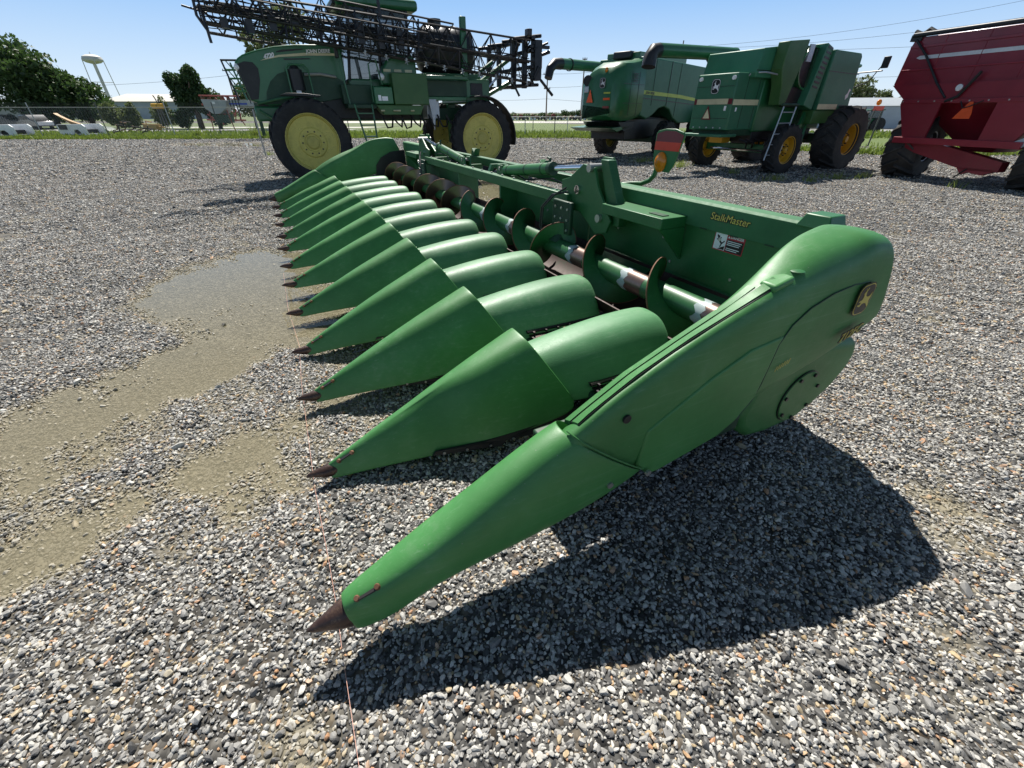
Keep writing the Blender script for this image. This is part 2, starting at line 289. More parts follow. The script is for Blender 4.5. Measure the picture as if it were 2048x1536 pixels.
# puddle water: still surface that the low ground dips under
m,n,b=NM('murky_puddle_water'); n.nodes.remove(b)
df=N(n,'ShaderNodeBsdfDiffuse'); df.inputs[0].default_value=(.29,.26,.17,1); tp=N(n,'ShaderNodeBsdfTransparent'); gl=N(n,'ShaderNodeBsdfGlossy',Roughness=.02); fr=N(n,'ShaderNodeFresnel',IOR=1.5)
m1=n.nodes.new('ShaderNodeMixShader'); m1.inputs[0].default_value=.42; m2=n.nodes.new('ShaderNodeMixShader'); L_=n.links.new
L_(tp.outputs[0],m1.inputs[1]); L_(df.outputs[0],m1.inputs[2]); L_(fr.outputs[0],m2.inputs[0]); L_(m1.outputs[0],m2.inputs[1]); L_(gl.outputs[0],m2.inputs[2]); L_(m2.outputs[0],n.nodes['Material Output'].inputs[0])
tc=n.nodes.new('ShaderNodeNewGeometry'); nz=N(n,'ShaderNodeTexNoise',Scale=9.,Detail=3); n.links.new(tc.outputs['Position'],nz.inputs[0]); bp=N(n,'ShaderNodeBump',Strength=.05,Distance=.01); n.links.new(nz.outputs[0],bp.inputs['Height']); n.links.new(bp.outputs[0],gl.inputs['Normal']); n.links.new(bp.outputs[0],fr.inputs['Normal'])
WZ=-.0225
def water(pts,name='puddle_water'):
    q=mb(); q.add([(x,y,WZ) for x,y in pts],[tuple(range(len(pts)))]); o=q.build(name,m,smooth=0,recalc=False); o['kind']='structure'; return o
water([(-5.6,.3),(1.2,.3),(1.2,3.2),(.5,7),(-5.6,7)]); water([(-3.5,7.02),(1.6,7.02),(1.8,14.6),(-3.5,14.6)]); water([(-24,26),(-11,26),(-11,33),(-24,33)]); water([(.5,32),(7.5,32),(7.5,37),(.5,37)]); water([(7,22),(17,22),(17,33),(9,33)])
# grass, lane, pad, far road
def gmat(name,a,c,sc=3.):
    m,n,b=NM(name); tc=n.nodes.new('ShaderNodeNewGeometry'); x=N(n,'ShaderNodeTexNoise',Scale=sc,Detail=10,Roughness=.75); n.links.new(tc.outputs['Position'],x.inputs[0])
    n.links.new(mix(n,ramp(n,x.outputs[0],[(.35,0),(.65,1)]),a,c),b.inputs['Base Color']); b.inputs['Roughness'].default_value=.9
    bp=N(n,'ShaderNodeBump',Strength=.8,Distance=.08); n.links.new(x.outputs[0],bp.inputs['Height']); n.links.new(bp.outputs[0],b.inputs['Normal']); return m
gm=gmat('grass_ground',(.045,.085,.012),(.13,.17,.03)); gm2=gmat('field_ground',(.05,.08,.02),(.12,.15,.045),1.2); pv=gmat('pale_concrete',(.40,.38,.34),(.55,.53,.48),1.); ln=gmat('gravel_lane',(.20,.20,.195),(.33,.33,.32),2.5)
def sheet(pts,z,mat,name):
    q=mb(); q.add([(x,y,z) for x,y in pts],[tuple(range(len(pts)))]); o=q.build(name,mat,smooth=0,recalc=False); o['kind']='structure'; return o
EDGE=[(-120,33.5),(-60,34.2),(-37,34.7),(-25,35.2),(-16,36.2),(-6,37.4),(0,38),(5,37.6),(9,35),(12,29),(14,25),(16.3,21.9),(20,21.2),(26,21.8),(40,21),(90,18)]
sheet(EDGE+[(90,46),(30,47),(5,92),(-14,92),(-18,46),(-120,47)],.03,gm,'grass_ground')
sheet([(-120,47.05),(-18.1,46.05),(-15,92),(-130,92)],.03,gm2,'lawn'); sheet([(-130,49),(-19,49),(-18,57),(-130,59)],.035,ln,'lane'); sheet([(-48,62),(-19,62),(-17,66),(-48,66)],.04,pv,'concrete_pad')
sheet([(30.1,47.05),(120,46.05),(120,56),(25.5,56)],.03,ln,'yard'); sheet([(-40,92.1),(90,92.1),(90,112),(-40,112)],.032,pv,'far_road'); sheet([(-900,112.2),(900,112.2),(1500,900),(-1500,900)],.03,gm2,'field')
def blades(pts,hmin,hmax,name,mat,wd=.02,lean=.35):
    P=np.asarray(pts,float); k=len(P); a=rng.uniform(0,2*PI,k); h=rng.uniform(hmin,hmax,k); l=rng.normal(0,lean,(k,2))*h[:,None]; wv=np.stack([np.cos(a),np.sin(a)],1)*wd*rng.uniform(.6,1.4,k)[:,None]
    v=np.zeros((k,5,3)); z=P[:,2]
    v[:,0,:2]=P[:,:2]-wv; v[:,1,:2]=P[:,:2]+wv; v[:,2,:2]=P[:,:2]+wv*.7+l*.45; v[:,3,:2]=P[:,:2]-wv*.7+l*.45; v[:,4,:2]=P[:,:2]+l
    v[:,0,2]=z; v[:,1,2]=z; v[:,2,2]=z+h*.6; v[:,3,2]=z+h*.6; v[:,4,2]=z+h
    i=np.arange(k)*5; F=np.concatenate([np.stack([i,i+1,i+2,i+3],1).tolist(),]).tolist()+np.stack([i+3,i+2,i+4],1).tolist()
    me=bpy.data.meshes.new(name); me.from_pydata(v.reshape(-1,3).tolist(),[],F); me.materials.append(M[mat]); o=bpy.data.objects.new(name,me); col.objects.link(o); return o
ex=np.array([p[0] for p in EDGE]); ey=np.array([p[1] for p in EDGE])
x=rng.uniform(-62,34,26000); y=np.interp(x,ex,ey)+rng.exponential(1.6,26000)-.15; z=np.full(26000,.02)
o=blades(np.stack([x,y,z],1),.06,.26,'grass','grassblade',.03); tag(o,'bright green grass along the far edge of the gravel yard','grass',kind='stuff')
x=rng.uniform(-62,40,16000); y=rng.uniform(36,48,16000); o=blades(np.stack([x,y,np.full(16000,.02)],1),.10,.34,'grass','grassblade',.05); tag(o,'rougher grass in the verge behind the chain link fences','grass',kind='stuff')
# ---------------- loose stones (stuff) ----------------
m,n,b=NM('gravel_stone'); oi=n.nodes.new('ShaderNodeObjectInfo'); tc=n.nodes.new('ShaderNodeTexCoord'); gg=n.nodes.new('ShaderNodeNewGeometry')
c=ramp(n,oi.outputs['Random'],[(0,(.045,.045,.046)),(.16,(.13,.13,.13)),(.40,(.26,.26,.255)),(.68,(.40,.40,.385)),(.86,(.56,.555,.53)),(.885,(.36,.33,.26)),(.94,(.44,.34,.2)),(.97,(.40,.22,.12)),(1,(.6,.57,.5))])
nz=N(n,'ShaderNodeTexNoise',Scale=2.2,Detail=6,Roughness=.7); n.links.new(tc.outputs['Object'],nz.inputs[0])
c=mix(n,1.,c,ramp(n,nz.outputs[0],[(.3,.78),(.7,1.2)]),'MULTIPLY')
sx=n.nodes.new('ShaderNodeSeparateXYZ'); n.links.new(gg.outputs['Position'],sx.inputs[0]); mr=n.nodes.new('ShaderNodeMapRange'); mr.inputs[1].default_value=-.020; mr.inputs[2].default_value=-.004; mr.inputs[3].default_value=.85; mr.inputs[4].default_value=0; n.links.new(sx.outputs[2],mr.inputs[0])
c=mix(n,mr.outputs[0],mix(n,1.,c,(1.02,.99,.94),'MULTIPLY'),(.26,.225,.145)); n.links.new(c,b.inputs['Base Color']); b.inputs['Roughness'].default_value=.62; stone_mat=m
scol=bpy.data.collections.new('stone_shapes')
for i in range(12):
    bm=bmesh.new(); bmesh.ops.create_icosphere(bm,subdivisions=2 if i<8 else 1,radius=1); r=random.Random(i)
    pl=[(Vector((r.gauss(0,1),r.gauss(0,1),r.gauss(0,.8))).normalized(),r.uniform(.45,.78)) for _ in range(13)]
    for v in bm.verts:
        for nn,dd in pl:
            e=v.co.dot(nn)-dd
            if e>0: v.co-=nn*e*.92
        v.co+=Vector([r.uniform(-.025,.025) for _ in range(3)])
    me=bpy.data.meshes.new('stone'); bm.to_mesh(me); bm.free(); me.shade_smooth(); me.set_sharp_from_angle(angle=R(14)); me.materials.append(stone_mat); scol.objects.link(bpy.data.objects.new('stone',me))
def stones(name,label,x0,x1,y0,y1,dens,smin,smax,cull=None):
    k=int((x1-x0)*(y1-y0)*dens); x=rng.uniform(x0,x1,k); y=rng.uniform(y0,y1,k)
    if cull is not None: q=cull(x,y); x=x[q]; y=y[q]
    k=len(x); s=smin+(smax-smin)*rng.beta(1.2,3.6,k); big=rng.random(k)<.010; s[big]*=1.8
    S=np.stack([s*rng.uniform(.85,1.5,k),s*rng.uniform(.6,1.,k),s*rng.uniform(.38,.8,k)],1)
    Rt=np.stack([rng.normal(0,.28,k),rng.normal(0,.28,k),rng.uniform(0,2*PI,k)],1)
    z=gz(x,y)+S[:,2]*rng.uniform(.1,.8,k)
    me=bpy.data.meshes.new(name); me.vertices.add(k); me.vertices.foreach_set('co',np.stack([x,y,z],1).ravel().astype(np.float32))
    for nm,A in (('rot',Rt),('scl',S)):
        at=me.attributes.new(nm,'FLOAT_VECTOR','POINT'); at.data.foreach_set('vector',A.ravel().astype(np.float32))
    at=me.attributes.new('idx','INT','POINT'); at.data.foreach_set('value',rng.integers(0,12,k).astype(np.int32))
    o=bpy.data.objects.new(name,me); col.objects.link(o); tag(o,label,'gravel',kind='stuff')
    g=bpy.data.node_groups.new('scatter','GeometryNodeTree'); g.interface.new_socket('Geometry',in_out='INPUT',socket_type='NodeSocketGeometry'); g.interface.new_socket('Geometry',in_out='OUTPUT',socket_type='NodeSocketGeometry')
    nn=g.nodes; gi=nn.new('NodeGroupInput'); go=nn.new('NodeGroupOutput'); ip=nn.new('GeometryNodeInstanceOnPoints'); ci=nn.new('GeometryNodeCollectionInfo'); ci.inputs['Collection'].default_value=scol; ci.inputs['Separate Children'].default_value=True; ci.inputs['Reset Children'].default_value=True
    def na(nm,t): q=nn.new('GeometryNodeInputNamedAttribute'); q.data_type=t; q.inputs[0].default_value=nm; return q.outputs[0]
    L=g.links.new; L(gi.outputs[0],ip.inputs['Points']); L(ci.outputs[0],ip.inputs['Instance']); ip.inputs['Pick Instance'].default_value=True
    L(na('idx','INT'),ip.inputs['Instance Index']); L(na('scl','FLOAT_VECTOR'),ip.inputs['Scale'])
    er=nn.new('FunctionNodeEulerToRotation'); L(na('rot','FLOAT_VECTOR'),er.inputs[0]); L(er.outputs[0],ip.inputs['Rotation']); L(ip.outputs[0],go.inputs[0])
    md=o.modifiers.new('scatter','NODES'); md.node_group=g; return o
if not globals().get('QUICK'):
    near=lambda x,y:(np.abs(x)<y*1.35+1.6)
    stones('gravel','loose grey crushed stones covering the ground in the foreground',-4.2,4.6,.15,3.2,8000,.0045,.021,near)
    stones('gravel','loose grey crushed stones around the middle of the yard',-8,8,3.2,7,3300,.0065,.024,near)
    stones('gravel','loose grey stones scattered over the farther yard',-15,15,7,13.5,900,.011,.03,near)
    stones('gravel','loose grey stones scattered over the farther yard',-28,26,13.5,27,170,.02,.048,near)
    stones('gravel','distant loose stones near the grass edge of the yard',-46,20,27,36.5,70,.03,.06,near)
# pink string line lying under the snout tips
q=mb(); P=[(-2.73,4.85),(-2.2,3.8),(-1.76,3.03),(-1.5,2.46),(-1.24,1.94),(-1.0,1.46),(-.79,1.07),(-.69,.88),(-.6,.70),(-.45,.4),(-.3,.1)]
q.tube([(x,y,.045+.012*sin(i*1.7)) for i,(x,y) in enumerate(P)],.0009,6); tag(q.build('marking_string','pinkstring'),'thin pink string line lying over the gravel along the snout tips','string')
# ---------------- corn head (local x = rearward v, y = along u, z up) ----------------
HD=empty('corn_head',(-.7094,.8379,0),.4706,'long green twelve row corn head with pointed snouts lying on the gravel','corn head')
W12=9.144
def P3(u,v,z): return (v,u,z)
NA=15
def arch(uc,v,zc,zb,hw,e,lean=0,rnd=.16):
    o=[]
    for k in range(NA):
        a=-1+2*k/(NA-1); f=(math.sqrt(a*a+rnd*rnd)-rnd)/(math.sqrt(1+rnd*rnd)-rnd); f=f**e
        o.append(P3(uc+hw*a,v+lean*f,zc-(zc-zb)*f))
    return o
tipz=[0,.086,.088,.062,.092,.12,.108,.128,.122,.142,.150,.168]
def strap(p0,p1,nrm,parent,wd=.018):
    q=mb(); q.bar(p0,p1,wd,.006); s=q.build('wear_strap','steel',parent,bevel=.002)
    for p in (p0,p1):
        q=mb(); p=Vector(p); nv=Vector(nrm).normalized(); q.tube([p-nv*.002,p+nv*.006,p+nv*.011],.0125,12,.008); q.pieces('bolt','rust',s)
    return s
for i in range(1,12):
    u=i*.762; tz=tipz[i]; dz=tz-.095; jit=random.uniform(-1,1)
    V=[.105,.16,.26,.41,.56,.70,.85,.99,1.12,1.222]
    zc=[.128,.158,.208,.285,.357,.422,.487,.545,.598,.640]; zb=[.055,.06,.075,.095,.11,.12,.13,.145,.175,.215]; hw=[.036,.05,.078,.125,.168,.205,.238,.264,.284,.297]
    secs=[]
    for j,v in enumerate(V):
        f=1-j/9; secs.append(arch(u,v,zc[j]+dz*f,zb[j]+dz*f,hw[j],1.35+.85*(j/9),.27*(j/9)**3,.20))
    q=mb(); q.loft(secs,closed=False); 
    # hand-pressed dents so no two shells are the same
    r=random.Random(i*5)
    dents=[(r.uniform(.4,1.0),u+r.choice((-1,1))*r.uniform(.08,.2),r.uniform(.06,.13),r.uniform(.004,.014)) for _ in range(3)]+([(.70,u-.12,.10,.05),(.60,u-.20,.12,.02),(.55,u-.02,.1,.012)] if i==1 else [])
    for k,p in enumerate(q.v):
        d=sum(a*math.exp(-((p[0]-dv)**2+(p[1]-du)**2)/(rr*rr)) for dv,du,rr,a in dents); s=1 if p[1]<u else -1
        q.v[k]=(p[0],p[1]+s*d*.8,p[2]-d*.7)
    sn=q.build('row_snout','poly',HD,sub=2,solid=.008)
    cz=(zc[0]+zb[0])/2+dz; q=mb()
    q.tube([P3(u,.135,cz+.004),P3(u,.105,cz),P3(u,.06,cz-.002),P3(u,.02,tz-.003),P3(u,-.004,tz-.004)],.001,20); vs=[]
    q=mb(); c0=Vector(P3(u,0,0))
    for rr,v,zz in ((.034,.15,cz),(.038,.112,cz),(.031,.08,cz-.003),(.019,.035,tz),(.009,.006,tz-.001),(.002,-.004,tz-.001)):
        vs.append([P3(u+rr*cos(2*PI*k/18),v,zz+rr*sin(2*PI*k/18)) for k in range(18)])
    q.loft(vs); q.build('snout_tip','tip',sn,smooth=50)
    o2=dz*.85
    strap(P3(u-.028,.165,.152+o2),P3(u-.036,.235,.188+o2),(-.5,-.6,.8),sn)
    # black side rail with screws under each flank
    for s in (-1,1):
        q=mb(); pts=[(.62,.10),(1.0,.085),(1.02,.115),(1.32,.105),(1.5,.17),(1.47,.225),(1.2,.175),(.9,.14),(.64,.125)]
        hwf=lambda v:np.interp(v,[.56,.85,1.12,1.5],[.155,.225,.268,.285])
        a=[P3(u+s*(hwf(v)-.004),v,z) for v,z in pts]; b=[P3(u+s*(hwf(v)-.016),v,z) for v,z in pts]; n_=len(pts)
        q.add(a+b,[tuple(range(n_)),tuple(range(2*n_-1,n_-1,-1))]+[(k,(k+1)%n_,n_+(k+1)%n_,n_+k) for k in range(n_)])
        sr=q.build('side_rail','black',sn,smooth=0); q=mb()
        for v,z in ((.68,.112),(.8,.112),(.93,.108),(1.06,.125),(1.3,.135)): p=Vector(P3(u+s*hwf(v),v,z)); q.tube([p,p+Vector((0,s*.004,0))],.008,10)
        q.pieces('screw','zinc',sr)
    # hood behind
    V=[1.13,1.2,1.35,1.6,1.85,2.04,2.14,2.185,2.21,2.215]; zc=[.490,.503,.528,.562,.582,.588,.586,.578,.562,.51]; hw=[.245,.250,.262,.276,.284,.285,.284,.28,.272,.262]
    secs=[arch(u,v,zc[j],.25 if j<9 else .27,hw[j]+.012,1.85,[.30,.28,.2,.08,0,0,0,0,0,0][j],.35) for j,v in enumerate(V)]
    q=mb(); q.loft(secs,closed=False)
    for k,p in enumerate(q.v):
        d=.006*noise.noise(Vector((p[0]*3,p[1]*3+i*7,0))); q.v[k]=(p[0],p[1]+.004*noise.noise(Vector((p[0]*4,i*3,p[2]*4))),p[2]+d)
    hd=q.build('row_hood','hood',HD,sub=2,solid=.006)
    q=mb()
    for s in (-1,1): q.tube([P3(u+s*.05,1.30,.51),P3(u+s*.05,1.30,.532)],.006,8)
    q.pieces('hood_screw','zinc',hd)
q=mb(); q.box(1.05,2.25,.03,.28,.12,.36); q.build('frame_sun_block','dkgreen',HD,bevel=.01)  # unseen box for the row frame, added to block sun beneath the head
q=mb(); q.box(1.25,2.02,-.125,.035,.295,.385); q.build('shield_sun_block','dkgreen',HD,bevel=.01)  # second hidden box, added to keep sun out of the shield's shadow
# row decks between the hoods: plates, chains, debris
for i in range(12):
    u=(i+.5)*.762; q=mb(); 
    for s in (-1,1): q.box(1.58,2.22,u+s*.055 if s>0 else u-.17,u+.17 if s>0 else u-.055,.30,.31)
    d=q.build('stripper_plate','steel',HD)
    for s in (-1,1):
        q=mb(); q.tube([P3(u+s*.12,1.56,.335),P3(u+s*.12,2.18,.335),P3(u+s*.15,2.2,.335),P3(u+s*.15,1.56,.335)],.012,6)
        for k in range(6): v=1.60+k*.1; q.box(v,v+.012,u+s*.12-.03*(s>0)-.035*(s<0)*0-.0,u+s*.12+.03,.325,.340)
        q.build('gathering_chain','steel',d)
    q=mb(); q.box(1.55,2.3,u-.20,u+.20,.13,.29); q.build('row_unit_gearbox','dkgreen',HD,bevel=.02)
r=random.Random(3); q=mb()
for _ in range(150):
    u=r.uniform(.5,9); v=r.choice((r.uniform(2.15,2.35),r.uniform(1.7,2.3))); L=r.uniform(.03,.09); a=r.uniform(0,6.28); c=Vector(P3(u,v,.325 if v<2.2 else .30)); dx=Vector((cos(a),sin(a),r.uniform(-.2,.5)))*L; dy=Vector((-sin(a),cos(a),.3))*.012
    q.add([c-dy,c+dy,c+dx*.6+dy*1.4+Vector((0,0,.012)),c+dx+Vector((0,0,.004)),c+dx*.5-dy],[(0,1,2,3,4)])
tag(q.build('husk_litter',paint('dry_husk',(.55,.42,.30),.7),None,smooth=0),'pale dry corn husk scraps caught between the green hoods','husks',kind='stuff').matrix_world=Matrix.Translation((-.7094,.8379,0))@Matrix.Rotation(.4706,4,'Z')
# auger trough and cross auger
q=mb(); secs=[]
for u in (.06,9.08): secs.append([P3(u,2.48+.30*cos(R(a)),.57+.30*sin(R(a))) for a in range(200,361,16)]+[P3(u,2.79,.60),P3(u,2.80,.52)]+[P3(u,2.48+.31*cos(R(a)),.57+.31*sin(R(a))) for a in range(344,199,-16)])
q.loft(secs); q.build('auger_trough',paint('rusty_trough',(.04,.02,.015),.6,metal=.3,dirt=(.012,.05,.02),amt=.8,scale=4),HD)
AC=(2.48,.57); RT=.083; RF=.232
q=mb(); q.tube([P3(.05,*AC),P3(9.09,*AC)],RT,28); AUG=q.build('cross_auger','metal',HD)
def flight(u0,turns,pitch,hand,ph,mat='metal',r0=RT-.004):
    n_=int(turns*36); vs=[]; q=mb(); th=.0045
    for k in range(n_+1):
        a=ph+hand*2*PI*k/36; u=u0+pitch*k/36
        rf=RF*min(1,.55+k/9,.55+(n_-k)/9)
        vs.append([P3(u-th,AC[0]+r0*cos(a),AC[1]+r0*sin(a)),P3(u-th*.6,AC[0]+rf*cos(a),AC[1]+rf*sin(a)),P3(u+th*.6,AC[0]+rf*cos(a),AC[1]+rf*sin(a)),P3(u+th,AC[0]+r0*cos(a),AC[1]+r0*sin(a))])
    q.loft(vs); f=q.build('auger_flight',mat,AUG,smooth=40)
    q=mb(); q.tube([P3(u0+pitch*k/36,AC[0]+(RF*min(1,.55+k/9,.55+(n_-k)/9))*cos(ph+hand*2*PI*k/36),AC[1]+(RF*min(1,.55+k/9,.55+(n_-k)/9))*sin(ph+hand*2*PI*k/36)) for k in range(n_+1)],.0055,6); q.build('flight_edge','rust',f)
flight(.30-.36,2.9,.735,-1,PI/2+R(176)); flight(2.2,.95,.62,1,PI/2-R(60)); flight(3.03-.37,2.6,.735,-1,PI/2+R(180))
flight(4.75,5.8,.72,1,0,'wornsteel')
for f in (.30,1.035,1.77,3.0,3.735,4.45):
    q=mb(); q.tube([P3(f+.06,*AC),P3(f+.24,*AC)],RT+.0012,28,cap=False); q.build('worn_band','wornsteel',AUG)
    q=mb(); n_=28; vs=[]
    for e in (0,1): vs.append([P3(f+(.235+.012*sin(k*2.1) if e==0 else .30+.02*sin(k*1.3+f)),AC[0]+(RT+.0018)*cos(2*PI*k/n_),AC[1]+(RT+.0018)*sin(2*PI*k/n_)) for k in range(n_)])
    q.loft(vs,caps=False); q.build('primer_band','primer',AUG)
# back panels
def panel(u0,u1,z0,z1,name='back_panel'):
    q=mb(); q.box(2.82,2.85,u0,u1,z0,z1); return q.build(name,'metal',HD,bevel=.004)
pn=panel(.05,2.32,.20,1.09); panel(2.34,3.87,.20,.93); panel(5.27,6.8,.20,.93); panel(6.82,9.09,.20,1.09)
for a,b in ((.05,2.30),(6.84,9.09)):
    q=mb(); q.prism([(2.80,.975),(2.80,1.125),(2.82,1.14),(2.92,1.14),(2.93,1.12),(2.93,.97),(2.87,.97),(2.87,.975)],a,b); q.v=[(x,y,z) for x,y,z in q.v]; q.build('top_beam','beam',HD,bevel=.006)
q=mb(); q.box(2.775,2.93,.19,.38,1.12,1.19); q.v=[(x+(.02 if z>1.15 and x<2.8 else 0),y+(.03 if y<.2 and z>1.15 else -.03 if y>.3 and z>1.15 else 0),z) for x,y,z in q.v]; q.build('beam_bracket','metal',HD,bevel=.006)
for a,b in ((.22,1.18),(1.4,2.2)): # lower deflector lip
    q=mb(); q.prism([(2.60,.47),(2.82,.60),(2.82,.585),(2.61,.455)],a,b); q.build('stripper_lip','metal',HD)
q=mb(); r=random.Random(8)
for u,z in ((.86,.93),(.42,.9),(.70,.70),(1.25,.68),(1.52,.58),(.30,.97),(1.9,.8),(3.1,.75),(3.5,.6),(1.36,.84),(.62,.55),(.2,.8)): q.tube([P3(u,2.822,z),P3(u,2.812,z)],.011,10)
q.pieces('panel_bolt','zinc',pn)
q=mb()
for u in (1.28,1.0,.75,.5): q.box(2.797,2.8,u-.03,u+.03,.972,.98)
q.pieces('panel_slot','dkgreen',pn)
q=mb()
for k in range(3): q.tube([P3(.24-.035*k,2.818,.935-.001*k),P3(.24-.035*k,2.816,.935)],.015,12)
q.pieces('warning_dots','decalwhite',pn)
q=mb(); q.tube([P3(.36,2.819,.93),P3(.36,2.817,.93)],.028,14); q.build('port_hole','ink',pn)
XD=(0,-1,0); YD=(0,0,1)
text('StalkMaster',.0635,'ink',(2.7975,.9635,1.048),XD,YD,pn,'beam_lettering',.0008,.12,.004); text('StalkMaster',.0635,'gold',(2.7965,.9625,1.049),XD,YD,pn,'beam_lettering',.0008,.12,0)
# warning decal
K_=.78; DU,DZ=.906,.862
def dq(x,y,pts,xx,mat,name,par): return flat([((x+a)*K_,(y+b)*K_) for a,b in pts],(xx,DU,DZ),XD,YD,.0006,mat,name,par)
dk=dq(0,0,[(0,0),(.30,0),(.30,.155),(0,.155)],2.8185,'decalred','warning_decal',pn)
dq(0,0,[(.008,.008),(.125,.008),(.125,.147),(.008,.147)],2.8172,'decalwhite','decal_pictogram_field',dk)
dq(0,0,[(.132,.008),(.292,.008),(.292,.105),(.132,.105)],2.8172,'ink','decal_text_field',dk)
text('DANGER',.032*K_,'decalwhite',(2.8168,DU-.158*K_,DZ+.118*K_),XD,YD,dk,'decal_lettering',.0003,0,.0008); dq(.135,.117,[(0,0),(.018,0),(.009,.018)],2.8168,'decalwhite','decal_triangle',dk)
for k,l in enumerate((.14,.13,.12,0,.13,.11)):
    if l: dq(.138,.09-.0145*k,[(0,0),(l,0),(l,.006),(0,.006)],2.8162,'decalwhite','decal_text_line',dk)
q=mb()
for a,b,w_ in (((.03,.125),(.055,.085),.009),((.055,.085),(.085,.06),.012),((.085,.06),(.11,.085),.008),((.085,.06),(.075,.03),.008),((.055,.085),(.07,.11),.007),((.055,.085),(.03,.09),.007)): q.bar((2.8160,DU-a[0]*K_,DZ+a[1]*K_),(2.8160,DU-b[0]*K_,DZ+b[1]*K_),.001,w_)
q.tube([(2.8165,DU-.045*K_,DZ+.112*K_),(2.8155,DU-.045*K_,DZ+.112*K_)],.008,10); q.add([(2.8162,DU-.05*K_,DZ+.012*K_),(2.8162,DU-.12*K_,DZ+.012*K_),(2.8162,DU-.12*K_,DZ+.045*K_)],[(0,1,2)])
q.build('decal_figure','ink',dk,smooth=0,recalc=False)
# frame tubes, hinges, cylinders
def mir(u,on): return W12-u if on else u
q=mb(); q.box(2.55,2.65,2.35,6.8,.93,1.03); q.build('front_frame_tube','metal',HD,bevel=.008)
q=mb(); q.box(2.98,3.08,2.1,7.04,1.0,1.10); q.build('rear_frame_tube','metal',HD,bevel=.008)
q=mb()
for u in (2.5,3.87,5.27,6.64): q.box(2.65,2.98,u-.03,u+.03,.90,1.02)
q.pieces('frame_cross_member','metal',HD,bevel=.005)
for u in (3.87,5.27):
    q=mb(); q.box(2.6,2.9,u-.02,u+.02,.25,.93); q.build('feeder_opening_side','metal',HD,bevel=.004)
q=mb(); q.prism([(2.68,1.0),(2.72,1.10),(2.95,1.10),(2.99,1.0),(2.95,1.0),(2.92,1.06),(2.75,1.06),(2.72,1.0)],4.35,4.41); q.build('frame_brace','metal',HD)
for mi in (0,1):
    f=lambda pts:[(mir(u,mi),z) for u,z in pts]
    def pl(pts,v0,v1,name,mat='metal',bev=.004):
        q=mb(); q.prism([(u,z) for u,z in f(pts)],v0,v1,'yz'); q.v=[(x,y,z) for x,y,z in q.v]; return q.build(name,mat,HD,bevel=bev)
    h=pl([(2.50,.90),(2.52,1.13),(2.40,1.16),(2.20,1.285),(2.04,1.27),(1.97,1.13),(1.76,.90),(1.80,.80),(1.95,.76),(2.08,.84),(2.20,.90)],2.60,2.625,'hinge_plate')
    pl([(2.42,.90),(2.42,1.1),(2.2,1.2),(2.12,1.34),(1.99,1.34),(1.93,1.18),(1.74,.98),(1.84,.88),(2.0,.92)],2.74,2.765,'hinge_plate')
    pl([(2.02,1.33),(1.92,1.33),(1.70,.95),(1.70,.86),(1.82,.86)],2.64,2.72,'hinge_arm')
    q=mb()
    for u,z in ((1.9,.9),(2.08,1.265)): q.tube([P3(mir(u,mi),2.57,z),P3(mir(u,mi),2.79,z)],.032,16)
    q.pieces('hinge_pin','zinc',HD)
    q=mb(); q.tube([P3(mir(2.24,mi),2.575,1.08),P3(mir(2.24,mi),2.60,1.08)],.036,16); q.build('hinge_stop','chrome',HD)
    # shelf bracket
    q=mb(); ua,ub=sorted((mir(1.16,mi),mir(1.84,mi))); q.box(2.56,2.80,ua,ub,.955,1.03); s=q.build('stop_bracket','metal',HD,bevel=.005)
    q=mb(); q.prism([(2.565,.955),(2.80,.955),(2.815,.72)],mir(1.17,mi)-.012,mir(1.17,mi)+.012); q.build('gusset','metal',s)
    q=mb(); ua,ub=sorted((mir(1.22,mi),mir(1.36,mi))); q.box(2.62,2.68,ua,ub,1.031,1.036); q.build('slot','dkgreen',s)
    q=mb(); q.tube([P3(mir(3.88,mi),2.69,1.075),P3(mir(2.86,mi),2.69,1.185)],.055,24); c=q.build('cylinder_barrel','metal',HD,bevel=.006)
    q=mb(); q.tube([P3(mir(2.84,mi),2.69,1.187),P3(mir(2.12,mi),2.69,1.262)],.026,16); q.build('cylinder_rod','chrome',c)
    q=mb()
    for u,z in ((3.78,1.086),(3.35,1.132),(3.0,1.170)): q.tube([P3(mir(u+.01,mi),2.69,z-.001),P3(mir(u-.01,mi),2.69,z+.001)],.0575,24)
    q.pieces('cylinder_band','dkgreen',c)
    q=mb(); q.tube([P3(mir(2.88,mi),2.69,1.183),P3(mir(2.82,mi),2.69,1.189)],.062,24); q.tube([P3(mir(2.89,mi),2.69,1.24),P3(mir(2.89,mi),2.69,1.27),P3(mir(2.93,mi),2.69,1.28)],.014,8); q.build('gland','dkgreen',c)
    pl([(4.05,1.0),(4.02,1.13),(3.9,1.13),(3.84,1.0)],2.64,2.665,'cylinder_lug'); pl([(4.05,1.0),(4.02,1.13),(3.9,1.13),(3.84,1.0)],2.72,2.745,'cylinder_lug')
    q=mb(); q.tube([P3(mir(3.95,mi),2.63,1.09),P3(mir(3.95,mi),2.75,1.09)],.02,12); q.build('cylinder_pin','zinc',HD)
    # latch hooks standing on the rear tube
    pl([(3.55,1.08),(3.62,1.20),(3.55,1.155),(3.48,1.20),(3.42,1.08)],2.99,3.07,'latch_hook','metal')
    # telescoping drive bracket with hoses
    q=mb(); ua,ub=sorted((mir(2.50,mi),mir(2.20,mi))); q.box(2.50,2.54,ua,ub,.70,.98); bkt=q.build('auger_hanger','dkgreen',HD,bevel=.01)
    q=mb(); rr=random.Random(4)
    for k in range(9): u=mir(2.24+.1*(k%3),mi); z=.74+.09*(k//3); q.tube([P3(u,2.50,z),P3(u,2.488,z)],.011,8)
    q.pieces('hanger_bolt','zinc',bkt)
    q=mb(); 
